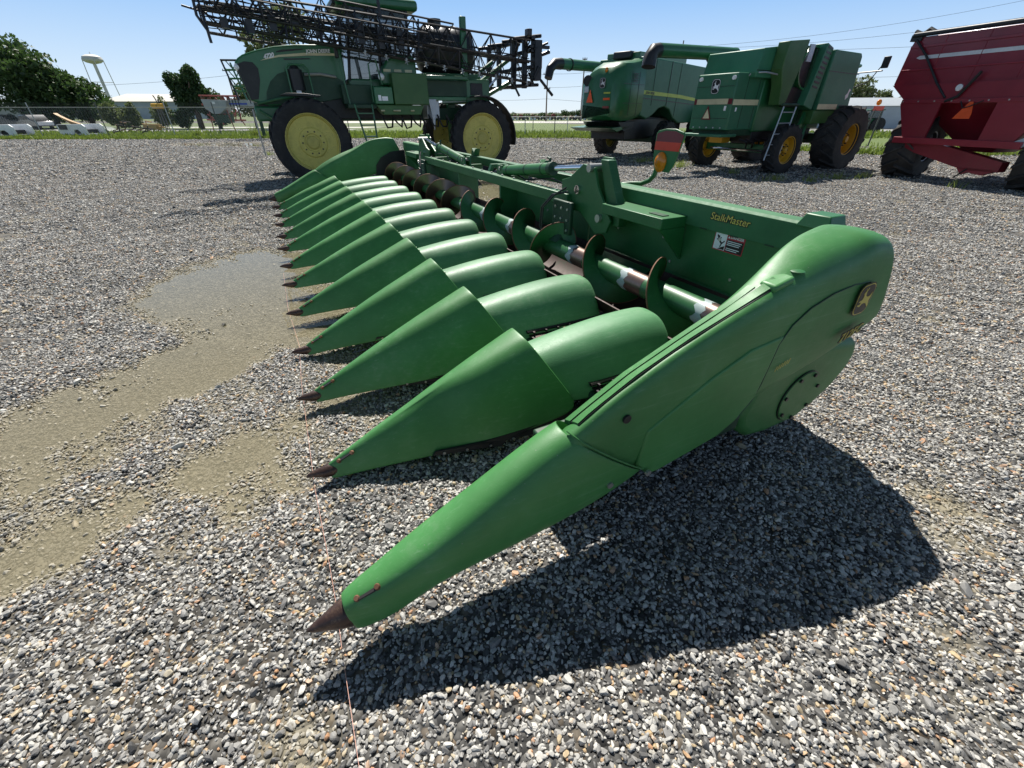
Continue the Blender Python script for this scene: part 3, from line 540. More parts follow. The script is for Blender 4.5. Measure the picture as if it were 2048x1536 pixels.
    for d in (0,.03): q.tube([P3(mir(2.32-d,mi),2.52,1.09-d),P3(mir(2.42+d,mi),2.46,1.02),P3(mir(2.54+d,mi),2.42,.9),P3(mir(2.56+d,mi),2.42,.72),P3(mir(2.5,mi),2.45,.6)],.009,8)
    q.build('hose','black',bkt)
    q=mb(); q.tube([P3(mir(2.35,mi),2.5,.7),P3(mir(2.35,mi),AC[0],AC[1]+.05)],.05,12,.09); q.build('hanger_leg','dkgreen',bkt)
    q=mb(); q.tube([P3(mir(u,mi),2.71+.03*sin(u*9),1.06+.03*sin(u*5)) for u in np.linspace(2.2,4.1,12)],.008,6); q.build('hydraulic_hose','black',HD)
q=mb()
for k in range(14): # small fittings and clips along the tubes
    u=2.6+k*.3; q.tube([P3(u,2.60,1.03),P3(u,2.60,1.045)],.012,8)
q.pieces('tube_bolt','zinc',HD)
# lamp paddle on a curved arm
q=mb(); q.tube([P3(2.18,2.95,1.10),P3(2.05,3.02,1.125),P3(1.95,3.05,1.135),P3(1.88,3.07,1.165),P3(1.84,3.08,1.21),P3(1.825,3.08,1.30)],.019,12); ARM=q.build('marker_arm','metal',HD)
q=mb(); pts=[(1.70,1.24),(1.66,1.30),(1.60,1.50),(1.615,1.525),(1.70,1.545),(1.80,1.545),(1.88,1.53),(1.90,1.51),(1.90,1.36),(1.88,1.28),(1.86,1.24)]
q.prism(pts,3.085,3.10,'yz'); pd=q.build('marker_paddle','metal',HD,bevel=.004)
q=mb(); q.prism([(1.618,1.455),(1.605,1.505),(1.70,1.53),(1.80,1.53),(1.885,1.51),(1.89,1.455)],3.081,3.085,'yz'); q.build('dark_red_reflector','dkredtape',pd)
q=mb(); q.prism([(1.632,1.395),(1.618,1.455),(1.89,1.455),(1.893,1.395)],3.080,3.085,'yz'); q.build('red_reflector','redtape',pd)
q=mb(); q.ball((3.08,1.80,1.31),(.03,.062,.075),18); q.build('amber_lamp','amber',pd)
# ---------------- end shields ----------------
SV=[.86,.94,1.05,1.25,1.5,1.75,1.95,2.1,2.25,2.4,2.55,2.68,2.77,2.805,2.82]
SB=[.42,.37,.34,.345,.375,.40,.48,.53,.555,.59,.64,.69,.725,.74,.75]
SC=[.60,.66,.74,.845,.945,1.02,1.075,1.105,1.13,1.15,1.175,1.185,1.18,1.175,1.165]
ST=[.57,.62,.68,.79,.89,.99,1.10,1.175,1.21,1.222,1.225,1.222,1.212,1.205,1.19]
SI=[-.07,-.05,-.03,-.02,-.015,-.01,.01,.04,.07,.09,.10,.10,.10,.09,.07]
def SHR(v,z): k=min(1,max(0,(v-2.35)/.4)); return v-.46*(z-.76)*k*k*(3-2*k)
def end_shield(flip):
    U=(lambda u:W12-u) if flip else (lambda u:u); secs=[]
    for v,b_,c_,t_,i_ in zip(SV,SB,SC,ST,SI):
        k=.0 if v>1 else (.94-v)*.4
        secs.append([P3(U(u),SHR(v,z),z) for u,z in ((-.13+k,b_),(-.175+k,b_+.015),(-.187+k,(b_*.6+c_*.4)),(-.183+k,c_-.09),(-.170+k,c_-.03),(-.145,c_+.003),(-.10,c_+.55*(t_-c_)+.012),(i_-.03,t_+.002),(i_,t_-.03),(i_,(t_+b_)/2),(i_,b_+.03),(i_-.03,b_))])
    q=mb(); q.loft(secs); return q.build('end_shield','poly',HD,sub=3)
def snout0(flip):
    U=(lambda u:W12-u) if flip else (lambda u:u)
    Rg=[(.08,.268),(.13,.300),(.21,.328),(.33,.383),(.49,.462),(.69,.565),(.84,.640),(.95,.682)]
    Bt=[(.105,.105),(.16,.10),(.265,.118),(.40,.200),(.62,.215),(.92,.225),(1.18,.262),(1.38,.335)]
    HW=[.052,.063,.078,.092,.106,.114,.117,.119]; CU=[-.119,-.118,-.115,-.111,-.106,-.101,-.096,-.093]; secs=[]
    for (rv,rz),(bv,bz),hw,cu in zip(Rg,Bt,HW,CU):
        s=[]
        for k in range(20):
            a=2*PI*k/20; c_=cos(a); s_=sin(a); x=math.copysign(abs(s_)**.72,s_); c2=math.copysign(abs(c_)**.82,c_); f2=((1-c2)/2)**.95
            s.append(P3(U(cu+hw*x),rv+(bv-rv)*f2,rz+(bz-rz)*f2))
        secs.append(s)
    q=mb(); q.loft(secs,caps=False); sn=q.build('end_snout','poly',HD,sub=2,solid=.01)
    q=mb(); vs=[]
    for rr,v,zz in ((.044,.13,.192),(.052,.096,.188),(.045,.065,.186),(.029,.02,.182),(.016,-.022,.178),(.003,-.046,.176)): vs.append([P3(U(-.118+rr*cos(2*PI*k/24)),v,zz+rr*1.15*sin(2*PI*k/24)) for k in range(24)])
    q.loft(vs); q.build('snout_tip','tip',sn,smooth=50)
    return sn
def collar(o,flip=False): pass
s0=snout0(0); sh=end_shield(0); s1=snout0(1); sh1=end_shield(1)
q=mb(); q.tube([P3(-.093+.118*math.copysign(abs(sin(a))**.72,sin(a)),.955+.43*((1-math.copysign(abs(cos(a))**.82,cos(a)))/2)**.95,.684-.347*((1-math.copysign(abs(cos(a))**.82,cos(a)))/2)**.95) for a in np.linspace(-PI*.93,-.15,60)],.0035,8); q.build('mouth_lip','poly',s0)
strap(P3(-.150,.135,.285),P3(-.158,.205,.312),(-.25,-.45,.85),s0,.024)
q=mb()
for v,z in ((1.13,.40),(1.335,.375)): q.tube([P3(-.205,v,z),P3(-.216,v,z)],.014,14); 
q.pieces('snout_bolt','zinc',s0)
q=mb()
for v,z in ((1.10,.262),): q.tube([P3(-.19,v,z),P3(-.199,v,z)],.012,12)
q.build('snout_hole','ink',s0)
q=mb(); q.tube([P3(-.180,1.18,.70),P3(-.1895,1.18,.70)],.018,14); q.build('drain_hole','ink',sh)
# raised latch strip along the shield top with a dark gap either side
SS=lambda v,a:lerp(v,SV,a)
def strip(u0,u1,v0,v1,off,th,name,mat,par,n_=24):
    secs=[]
    for v in np.linspace(v0,v1,n_):
        zz=lambda u:(lerp(u,[-.145,-.10,-.03],[SS(v,SC)+.003,SS(v,SC)+.55*(SS(v,ST)-SS(v,SC))+.012,SS(v,ST)+.002]))+off
        secs.append([P3(u0,v,zz(u0)),P3(u1,v,zz(u1)),P3(u1,v,zz(u1)-th),P3(u0,v,zz(u0)-th)])
    q=mb(); q.loft(secs); return q.build(name,mat,par,smooth=35)
ls=strip(-.128,-.092,1.0,1.93,.006,.02,'latch_strip','poly',sh); strip(-.092,-.084,1.0,1.9,.0005,.01,'strip_gap','ink',sh); strip(-.134,-.128,1.0,1.9,.0,.01,'strip_gap','ink',sh); strip(-.078,-.045,1.0,1.86,.004,.02,'inner_rib','poly',sh)
q=mb(); q.box(1.88,1.99,-.150,-.075,1.05,1.082); q.v=[(x,y,z+.025*(x>1.95)) for x,y,z in q.v]; q.build('latch_head','poly',ls,bevel=.012,seg=3)
q=mb(); q.ball((2.035,-.12,1.112),(.03,.03,.006),12); q.build('latch_pocket','metal',ls)
# seam of the side panel
q=mb(); q.tube([P3(-.1865+.004*(z>1.0),v,z) for v,z in ((1.80,.425),(1.88,.47),(1.94,.54),(1.965,.62),(1.975,.72),(1.985,.82),(2.03,.90),(2.12,.96),(2.25,1.0),(2.4,1.015),(2.52,1.01),(2.6,.97))],.0035,6); q.build('panel_seam','dkgreen',sh)
fp=mb(); fp.prism([(1.30,.60),(1.28,.42),(1.36,.335),(1.42,.335),(1.6,.365),(1.76,.395),(1.86,.45),(1.95,.56),(1.97,.70),(1.98,.82),(2.0,.86),(1.8,.84),(1.6,.76)],-.192,-.17); fp.build('side_panel','poly',sh,bevel=.010,seg=3)
badge(P3(-.197,2.452,.852),(1,0,.05),(-.06,0,1),.125,sh)
text('712FC',.06,'ink',P3(-.206,2.44,.728),(1,0,.2),(-.05,0,1),sh,'model_lettering',.001,.3,.006); text('712FC',.06,'gold',P3(-.208,2.441,.729),(1,0,.2),(-.05,0,1),sh,'model_lettering',.001,.3,0)
q=mb(); r=random.Random(5)
for k in range(6): q.bar(P3(-.1895,2.03+k*.016,.672+.004*k),P3(-.1895,2.03+k*.016+.006,.69+.004*k+r.uniform(0,.012)),.002,.0035)
q.build('scratch_mark','gold',sh,smooth=0)
# gearbox cover below the shield
q=mb(); pts=[(2.0,.36),(2.04,.27),(2.14,.19),(2.3,.165),(2.5,.17),(2.66,.22),(2.80,.32),(2.88,.43),(2.90,.53),(2.86,.62),(2.6,.66),(2.3,.62),(2.05,.55)]
q.prism(pts,-.135,.12); gc=q.build('gearbox_cover','poly',HD,bevel=.06,seg=5)
q=mb(); q.lathe([(0,0),(.150,0),(.152,.004),(.152,.012)],(2.46,-.146,.37),'y',40); cc=q.build('round_hatch','poly',gc)
q=mb(); q.lathe([(.152,.004),(.156,.004),(.156,.012),(.152,.012)],(2.46,-.146,.37),'y',40,closed=True); q.build('hatch_gap','ink',gc)
q=mb()
for k in range(7): a=R(15+k*51); q.tube([(2.46+.135*cos(a),-.146,.37+.135*sin(a)),(2.46+.135*cos(a),-.156,.37+.135*sin(a))],.011,8)
q.pieces('hatch_bolt','ink',gc)
# inside of the far shield: black sheet painting in the shaded opening round the auger
q=mb(); q.prism([(2.12,.50),(2.16,.72),(2.28,.86),(2.5,.96),(2.8,.99),(2.8,.45)],W12-.125,W12-.115); q.build('auger_opening_shade','black',HD)
q=mb()
for u in (2.0,4.57,7.2): q.box(2.5,3.0,u-.15,u+.15,.0,.24)
q.pieces('support_block','wood',HD)
# ---------------- wheels ----------------
def wheel(par,s,t,z,R_,W,rr,out=-1,rim='yellow',nl=22,lh=.035,dish=.10,rub='rubber',bolts=10,name='wheel'):
    # out=-1: outer face looks to -t ; axle along t
    q=mb(); d=out; c=(s,t,z); f=W/2
    q.lathe([(rr,d*f*.86),(rr+.025,d*f*.90),(rr+.03,d*f*.80),(rr-.02,d*f*.72),(rr-.05,d*(f*.72-dish)),(rr*.55,d*(f*.72-dish)),(rr*.50,d*(f*.72-dish*.55)),(rr*.33,d*(f*.72-dish*.5)),(rr*.30,d*(f*.72-dish*.9)),(0.001,d*(f*.72-dish*.9))],c,'y',40)
    q.lathe([(rr,-d*f*.86),(rr+.025,-d*f*.9),(rr-.03,-d*f*.5),(rr-.05,d*(f*.72-dish))],c,'y',40)
    w_=q.build(name,rim,par,smooth=35)
    q=mb(); prof=[(rr-.005,-f*.82),(rr+.05,-f*.98),(rr+(R_-rr)*.55,-f*1.04),(R_*.955,-f*.97),(R_*.985,-f*.8),(R_*.99,0),(R_*.985,f*.8),(R_*.955,f*.97),(rr+(R_-rr)*.55,f*1.04),(rr+.05,f*.98),(rr-.005,f*.82),(rr-.03,0)]
    q.lathe(prof,c,'y',48,closed=True)
    for k in range(nl):
        for sd in (-1,1):
            a0=2*PI*(k+(.5 if sd>0 else 0))/nl; vs=[]
            for a,tt,ro,hw_ in ((0,-.03*sd,R_,.016),(.55/nl*2,.45*f*sd,R_,.02),(1.25/nl*2,.92*f*sd,R_*.985,.024),(1.5/nl*2,1.03*f*sd,R_*.93,.03)):
                an=a0+a*1.9; h=hw_/R_*1.5
                vs.append([(s+r_*cos(an+q_),t+tt,z+r_*sin(an+q_)) for r_,q_ in ((ro*.97,-h),(ro+lh,-h*.7),(ro+lh,h*.7),(ro*.97,h))])
            q.loft(vs)
    q.build('tyre',rub,w_,smooth=35)
    q=mb()
    for k in range(bolts): a=2*PI*k/bolts; q.tube([(s+rr*.40*cos(a),t+d*(f*.72-dish*.6),z+rr*.40*sin(a)),(s+rr*.40*cos(a),t+d*(f*.72-dish*.25),z+rr*.40*sin(a))],.02,6)
    q.pieces('wheel_nut','black',w_)
    q=mb(); q.lathe([(0,d*(f*.72+.0)),(rr*.20,d*(f*.72-.01)),(rr*.24,d*(f*.72-dish*.5))],c,'y',20); q.build('hub',rim,w_)
    return w_
def poly(par,pts,t0,t1,name,mat,bev=.02,seg=2): q=mb(); q.prism(pts,t0,t1); return q.build(name,mat,par,bevel=bev,seg=seg)
def bx(par,s0,s1,t0,t1,z0,z1,name,mat,bev=.015): q=mb(); q.box(s0,s1,t0,t1,z0,z1); return q.build(name,mat,par,bevel=bev)
def rail(par,pts,r,name,mat): q=mb(); q.tube(pts,r,8); return q.build(name,mat,par)
# ---------------- sprayer (x = toward its tail, nose to -x) ----------------
SP=empty('crop_sprayer',(-5.505,12.794,0),R(27),'big green self-propelled sprayer with yellow wheels and long folded dark booms','sprayer')
for s,t,o in ((.18,.17,-1),(.18,3.1,1),(5.17,.17,-1),(5.17,3.1,1)): wheel(SP,s,t,.97,.985,.36,.66,o,nl=26,lh=.03,dish=.06)
for s in (.18,5.17):
    bx(SP,s-.09,s+.09,.42,1.35,1.35,1.52,'axle_beam','dkgreen'); bx(SP,s-.09,s+.09,1.95,2.9,1.35,1.52,'axle_beam','dkgreen')
    for t in (.42,2.74): bx(SP,s-.13,s+.13,t,t+.16,.75,1.9,'wheel_leg','metal2')
for t in (1.1,2.1): bx(SP,-1.0,6.3,t,t+.14,1.45,1.78,'frame_rail','dkgreen')
hp=[(-1.17,2.70),(-1.08,2.80),(-.95,2.875),(-.62,2.98),(-.18,3.075),(.32,3.135),(.96,3.165),(1.42,3.165),(1.47,3.1),(1.47,2.46),(1.36,2.13),(1.2,1.98),(.4,1.85),(-.6,1.8),(-1.05,1.92)]
hd=poly(SP,hp,.95,2.35,'hood','metal2',.10,4)
for t,d in ((.945,-1),(2.355,1)):
    a,b=sorted((t,t+d*.012)); q=mb(); q.prism([(-1.165,2.66),(-.95,2.735),(-.76,2.725),(-.67,2.60),(-.70,2.35),(-.85,1.95),(-1.03,1.93)],a,b); q.build('grille','black',hd,bevel=.004)
q=mb(); q.prism([(-1.185,2.62),(-1.06,1.93),(-1.0,1.93),(-1.1,2.66)],1.1,2.2); q.build('front_grille','black',hd)
for t in (1.0,2.3):
    q=mb(); q.ball((-1.135,t,2.615),(.075,.085,.085),16); q.build('headlight','lamp',hd)
q=mb(); q.prism([(-.69,1.84),(-.62,2.10),(-.46,2.34),(-.25,2.50),(0,2.575),(.5,2.55),(1.23,2.46),(1.38,2.38),(1.38,2.15),(1.25,2.0),(.4,1.86)],.936,.944); q.build('painted_recess_shade','dkgreen',hd,smooth=0)  # flat panel, shade of the arch recess put into its darker green
q=mb(); q.prism([(-.57,2.765),(-.12,2.855),(.6,2.915),(1.34,2.94),(1.34,2.99),(.5,2.965),(-.1,2.90),(-.4,2.83)],.932,.949); q.build('side_stripe','cream',hd,smooth=0)
q=mb(); q.prism([(-.15,2.945),(.5,3.03),(.5,3.05),(.0,3.01),(-.15,2.97)],.935,.949); q.prism([(.0,2.80),(.65,2.84),(.62,2.86),(-.02,2.83)],.935,.949); q.pieces('hood_vent','black',hd,smooth=0)
text('4720',.125,'decalwhite',(-.47,.929,2.80),(1,0,.22),(0,0,1),hd,'hood_lettering',.002,.35,.006)
text('JOHN DEERE',.105,'decalwhite',(.57,.929,2.965),(1,0,.06),(0,0,1),hd,'hood_lettering',.002,.1,.004)
text('JOHN DEERE',.105,'decalwhite',(1.28,2.372,2.965),(-1,0,.06),(0,0,1),hd,'hood_lettering',.002,.1,.004)
q=mb(); q.tube([(.18,.80,2.15),(.18,.80,2.60)],.17,20); q.tube([(.18,.8,2.6),(.18,.8,2.68)],.13,20,.08); q.build('air_cleaner','black',SP)
rail(SP,[(-.02,.72,1.9),(-.02,.72,2.62),(.05,.72,2.70),(.42,.72,2.70),(.5,.72,2.6),(.52,.72,1.9)],.02,'guard_rail','metal2')
rail(SP,[(.4,.9,2.50),(.8,.9,2.52),(1.2,.9,2.47)],.035,'exhaust_pipe','zinc'); bx(SP,.10,.22,.68,.72,2.02,2.22,'white_label','white',0)
bx(SP,-1.02,-.2,.98,2.32,1.45,1.8,'front_frame','metal2',.05); poly(SP,[(-.35,2.02),(.45,1.99),(.6,2.0),(.62,2.03),(.2,2.07),(-.2,2.07)],.05,.5,'mud_flap','black',.01)
rail(SP,[(-.9,.96,1.85),(-.4,.7,1.95),(.0,.55,2.0)],.03,'steering_arm','metal2'); rail(SP,[(-.9,.9,1.7),(-.3,.6,1.3),(.1,.5,1.1)],.03,'steering_arm','metal2')
bx(SP,-.9,3.3,1.02,2.28,1.5,2.3,'engine_block','black'); bx(SP,1.25,2.1,.6,.9,1.85,2.3,'cab_step_box','dkgreen')
# cab
cb=bx(SP,1.52,3.35,.88,2.42,2.25,2.45,'cab','metal2',.04)
for s,t in ((1.55,.9),(3.3,.9),(1.55,2.4),(3.3,2.4),(2.45,.9)): q=mb(); q.tube([(s,t,2.4),(s+(.25 if s<2 else .05),t,4.0)],.04,8); q.build('cab_pillar','black',cb)
q=mb(); q.prism([(1.58,2.44),(3.3,2.44),(3.36,3.98),(1.82,3.98)],.92,2.38); q.build('cab_window','glass',cb,smooth=0)
bx(SP,1.5,3.68,.78,2.52,3.98,4.22,'cab_roof','metal2',.08); bx(SP,1.44,1.56,.9,2.4,4.0,4.1,'light_bar','black')
q=mb(); q.box(2.3,2.9,1.3,2.0,2.45,2.6); q.box(2.75,2.95,1.3,2.0,2.6,3.3); q.build('cab_seat','black',cb,bevel=.05)
q=mb(); q.tube([(2.0,1.65,2.45),(1.95,1.65,3.0)],.05,8); q.build('steering_column','black',cb)
for s in (1.3,3.6): rail(SP,[(s,.75,3.3),(s,.55,3.35),(s,.5,3.1)],.02,'mirror_arm','black')
bx(SP,1.22,1.30,.42,.58,2.85,3.25,'mirror','black',.02)
# tanks, boxes, panels on the near flank
q=mb(); pr=[(0.001,3.75),(.3,3.78),(.5,3.86),(.6,4.02),(.62,4.3),(.605,4.33),(.62,4.36),(.62,4.7),(.605,4.73),(.62,4.76),(.62,5.1),(.605,5.13),(.62,5.2),(.58,5.38),(.45,5.5),(.25,5.56),(.001,5.57)]; q.lathe(pr,(0,1.65,3.22),'x',36); tk=q.build('spray_tank','tank',SP)
for s in (4.15,4.95): q=mb(); q.lathe([(.625,s-.03),(.64,s-.03),(.64,s+.03),(.625,s+.03)],(0,1.65,3.22),'x',36,closed=True); q.build('tank_strap','boom',tk)
q=mb(); q.tube([(4.4,1.65,3.8),(4.4,1.65,3.98)],.2,20); q.build('tank_lid','black',tk); bx(SP,3.75,5.6,1.05,2.3,2.45,2.66,'tank_saddle','metal2')
poly(SP,[(2.35,2.30),(2.38,2.62),(2.52,2.84),(2.72,2.95),(3.0,3.0),(3.28,3.0),(3.36,2.85),(3.36,2.30)],.45,.88,'fuel_tank','metal2',.05,3)
for s in (2.42,2.72,3.02): bx(SP,s,s+.2,.443,.452,2.60,2.66,'tank_reflector','cream',0)
bx(SP,2.56,3.56,.16,.75,1.84,2.57,'tool_locker','olive',.02); bx(SP,2.03,2.54,.2,.75,1.85,2.25,'battery_box','metal2',.02); poly(SP,[(2.05,1.83),(3.42,1.83),(3.3,1.60),(2.25,1.60)],.25,.7,'filter_box','olive',.01)
bx(SP,2.12,2.2,.19,.198,1.93,2.06,'safety_sticker','decalwhite',0); bx(SP,2.22,2.38,.19,.198,1.93,2.03,'safety_sticker','decalwhite',0); q=mb(); q.ball((2.33,.42,2.48),(.09,.05,.085),14); q.build('work_light','lamp',SP)
for s in (2.15,2.5,2.6,3.0): rail(SP,[(s,.22,1.70),(s+.1,.2,1.70)],.02,'valve_handle','cream')
bx(SP,3.55,4.85,.28,.4,2.46,2.55,'side_rail','metal2'); bx(SP,3.5,4.9,.5,1.1,2.05,2.45,'chemical_platform','dkgreen'); bx(SP,3.55,4.85,.45,.5,1.95,2.05,'lower_rail','metal2')
bx(SP,4.85,5.65,.5,2.8,1.9,2.5,'rear_body','metal2',.03); bx(SP,5.0,5.4,.48,.5,2.1,2.4,'radiator_screen','black'); bx(SP,3.6,4.0,.6,1.2,1.5,2.1,'pump_case','tin'); 
q=mb(); q.prism([(3.62,1.98),(3.86,1.98),(3.80,1.62),(3.74,1.2),(3.68,1.62)],.4,.46); q.build('drop_chute','tin',SP)
for k in range(9): r=random.Random(k); s=2.2+k*.28; rail(SP,[(s,.5,1.6),(s+.1,.35,1.45-r.random()*.2),(s+.25,.4,1.3),(s+.35,.6,1.55)],.025,'hose','black')
# ladder and handrails
ld=rail(SP,[(1.47,.35,1.85),(1.67,.25,.72)],.025,'ladder','metal2')
rail(ld,[(1.95,.35,1.85),(1.93,.25,.72)],.025,'ladder_side','metal2')
for k in range(4): bx(ld,1.5+k*.05,1.95,.24,.42,1.62-k*.28,1.65-k*.28,'ladder_step','metal2',0)
rail(SP,[(1.39,.45,1.75),(1.27,.5,3.04),(1.35,.6,3.06),(1.5,.7,3.0)],.022,'handrail','metal2'); rail(SP,[(2.0,.3,1.9),(2.0,.3,2.75),(2.2,.3,2.85),(2.3,.3,2.3)],.02,'handrail','metal2'); bx(SP,1.3,2.1,.35,.9,1.75,1.85,'platform','dkgreen')
# rear fender
q=mb(); vs=[]
for k in range(13):
    a=R(-12+k*9.4); vs.append([(5.17+r_*sin(a)*1.02,t_,.97+r_*cos(a)) for r_,t_ in ((1.09,-.03),(1.12,-.03),(1.12,.42),(1.09,.42))])
q.loft(vs); q.build('rear_fender','black',SP)
for t in (.3,3.0): q=mb(); q.box(4.71,4.88,t,t+.13,2.45,3.9); q.build('boom_mast','metal2',SP,bevel=.02)
for k in range(2):
    t=.9+1.4*k; rail(SP,[(5.5,t,2.0),(6.6,t,2.5)],.06,'lift_arm','metal2'); rail(SP,[(5.5,t,2.45),(6.6,t,3.1)],.06,'lift_arm','metal2'); rail(SP,[(5.45,t+.2,1.95),(6.3,t+.2,2.7)],.035,'lift_cylinder','chrome')
# booms
def truss(t0,pts,n,dep,r=.022,nz=True,name='boom_section',rnd=1,mat='boom'):
    (sa,za,zb_),(sb,zc_,zd_)=pts; q=mb(); rr=random.Random(rnd)
    L=lambda a,b,f:a+(b-a)*f
    ch=[(lambda f:(L(sa,sb,f),t0,L(za,zc_,f))),(lambda f:(L(sa,sb,f),t0+dep*.15,L(zb_,zd_,f))),(lambda f:(L(sa,sb,f),t0+dep,L(zb_,zd_,f)))]
    for c in ch: q.tube([c(0),c(1)],r,6)
    for k in range(n):
        f0=k/n; f1=(k+1)/n; fm=(f0+f1)/2
        q.tube([ch[0](f0),ch[1](fm)],r*.6,5); q.tube([ch[1](fm),ch[0](f1)],r*.6,5); q.tube([ch[0](f0),ch[2](fm)],r*.6,5); q.tube([ch[2](fm),ch[0](f1)],r*.6,5); q.tube([ch[1](f0),ch[2](f1)],r*.5,5); q.tube([ch[0](f0),ch[1](f0)],r*.8,5)
    b=q.build(name,mat,SP)
    q=mb()
    for j in range(3):
        q.tube([(L(sa,sb,k/20),t0+dep*(.1+.4*j)+.02*sin(k*2+j),L(zb_,zd_,k/20)+.09+.12*j*(za-zb_)+.035*sin(k*1.1+j*2)) for k in range(21)],.011,5)
    q.pieces('boom_hose','black',b)
    if nz:
        for k in range(nz):
            f=(k+.5)/nz; s=L(sa,sb,f)
            if s<1.4: continue
            z=L(zb_,zd_,f)-.05; q=mb(); q.tube([(s,t0-.05,z+.06),(s,t0-.05,z-.05)],.022,6)
            for a in range(5): aa=2*PI*a/5; q.tube([(s,t0-.06,z-.02),(s+.07*cos(aa),t0-.08,z-.02+.07*sin(aa))],.011,5)
            q.build('nozzle_body','galv',b)
    return b
truss(.20,[(-1.62,3.97,3.62),(6.9,3.47,2.95)],13,.30,.026,0,rnd=1)
truss(.02,[(-1.55,3.62,3.36),(6.95,2.95,2.44)],14,.28,.024,16,rnd=2)
truss(.55,[(-1.2,4.25,3.75),(4.6,3.75,3.35)],10,.3,.022,0,rnd=3); truss(-.12,[(-1.4,3.85,3.55),(3.6,3.42,3.1)],9,.2,.018,0,rnd=4)
truss(.0,[(-1.95,5.4,4.9),(2.6,5.05,4.65)],8,.3,.026,0,rnd=12); truss(3.0,[(-2.0,5.2,4.7),(2.6,4.95,4.55)],8,.3,.026,0,rnd=14); rail(SP,[(2.4,.1,4.75),(2.45,.1,3.7)],.04,'boom_rest','boom'); rail(SP,[(2.4,3.1,4.65),(2.45,3.1,3.6)],.04,'boom_rest','boom')
truss(3.0,[(-1.6,3.95,3.5),(6.9,3.5,2.6)],13,.3,.024,0,rnd=5); truss(3.35,[(-1.4,4.2,3.7),(4.5,3.8,3.2)],9,.25,.02,0,rnd=6)
q=mb()
for k in range(7):
    r=random.Random(k+50); s=-1.5+k*.8; z=3.75-k*.03; q.tube([(s,-.1,z-.55),(s+r.uniform(-.15,.15),.1,z+.15)],.024,5); 
q.pieces('boom_strut','boom',SP)
q=mb()
for k in range(10):
    r=random.Random(k+90); s=-1.2+k*.5; q.box(s,s+.16,.0,.14,3.2+r.random()*.3-k*.03,3.42+r.random()*.35-k*.03)
q.pieces('boom_hinge_block','boom',SP)
rail(SP,[(-1.58,.05,3.9),(-1.62,.05,3.45),(-1.50,.05,3.2),(-1.50,.05,2.98)],.03,'boom_end_hoop','boom'); rail(SP,[(-1.85,.05,3.6),(-1.4,.05,3.5)],.02,'boom_end_bar','boom')
# centre rear frame
for t in (.35,1.1,2.2,3.0):
    bx(SP,6.75,6.9,t,t+.12,2.3,3.55,'rear_frame_upright','boom'); rail(SP,[(6.4,t,3.5),(7.35,t,3.62)],.05,'rear_frame_bar','boom'); rail(SP,[(6.4,t,2.35),(7.3,t,2.4)],.045,'rear_frame_bar','boom')
for z in (2.35,2.8,3.2,3.5): bx(SP,6.95,7.08,.2,3.2,z,z+.09,'rear_cross_bar','boom')
for k in range(12): r=random.Random(k+20); s=6.3+r.random(); z=2.35+r.random()*1.1; rail(SP,[(s,.1+r.random()*.4,z),(s+r.uniform(-.4,.5),.1+r.random()*.5,z+r.uniform(-.5,.5))],.03+.02*r.random(),'fold_link','boom')
bx(SP,7.05,7.3,.15,.45,2.5,3.5,'breakaway_hinge','boom'); bx(SP,6.9,7.6,.2,.3,3.3,3.38,'hinge_cap','boom'); bx(SP,7.25,7.33,.18,.25,2.8,3.1,'red_cylinder','farred'); bx(SP,6.7,6.85,.0,.2,3.55,3.72,'hinge_cap','boom')
# ---------------- older combine (x = toward its cab end) ----------------
CB=empty('combine_harvester',(8.866,14.963,0),R(29.5),'green combine with flat logo hood, rear ladder and cream stripe beside the red cart','combine','combines parked at the right')
wheel(CB,-.35,.15,.67,.67,.42,.36,-1,'yellow2',18,.035,.14,'rubber',8); wheel(CB,-.35,3.0,.67,.67,.42,.36,1,'yellow2',18,.035,.14,'rubber',8)
wheel(CB,2.62,.08,.90,.90,.78,.43,-1,'yellow2',18,.05,.22,'rubbergrey',8); wheel(CB,2.62,3.2,.90,.90,.78,.43,1,'yellow2',18,.05,.22,'rubbergrey',8)
bx(CB,-.45,-.2,.35,2.9,.55,.78,'rear_axle','metal2'); rail(CB,[(-.6,.5,.62),(-.6,2.6,.62)],.03,'tie_rod','chrome'); bx(CB,2.45,2.8,.4,3.0,.75,1.05,'front_axle','dkgreen')
q=mb(); q.box(-2.2,-.55,.95,2.35,1.2,2.62); hb=q.build('rear_hood','metal3',CB,bevel=.03)
q=mb(); q.v=[]; 
q.box(-2.02,-.6,.98,2.32,1.05,1.2); q.build('straw_chute','dkgreen',CB); bx(CB,-2.45,-1.7,.9,2.45,1.02,1.1,'spreader_deck','metal3',.02); bx(CB,-1.4,-1.0,1.6,2.1,.82,1.05,'yellow_counterweight','yellow2')
for i,(a,b,m_) in enumerate(((2.32,2.22,'dkredtape'),(2.22,1.10,'cream'),(1.10,.955,'dkredtape'))): q=mb(); q.box(-2.21,-2.20,b,a,1.86,2.0); q.build('rear_stripe',m_,hb,smooth=0)
for a,b,m_ in ((-2.17,-.72,'cream'),(-.72,-.56,'orange')): q=mb(); q.box(a,b,.94,.95,1.84,1.98); q.build('side_stripe',m_,hb,smooth=0)
badge((-2.206,1.80,2.12),(0,-1,0),(0,0,1),.30,hb,'ink','decalwhite')
flat([(0,0),(.34,0),(.17,.36)],(-2.212,1.92,1.47),(0,-1,0),(0,0,1),.004,'dkredtape','slow_sign_border',hb); flat([(.05,.03),(.29,.03),(.17,.28)],(-2.217,1.92,1.47),(0,-1,0),(0,0,1),.003,'cream','slow_sign',hb)
bx(CB,-2.207,-2.2,1.12,1.19,1.70,1.82,'sticker','decalwhite',0); bx(CB,-2.0,-1.94,.942,.95,1.68,1.78,'sticker','decalwhite',0)
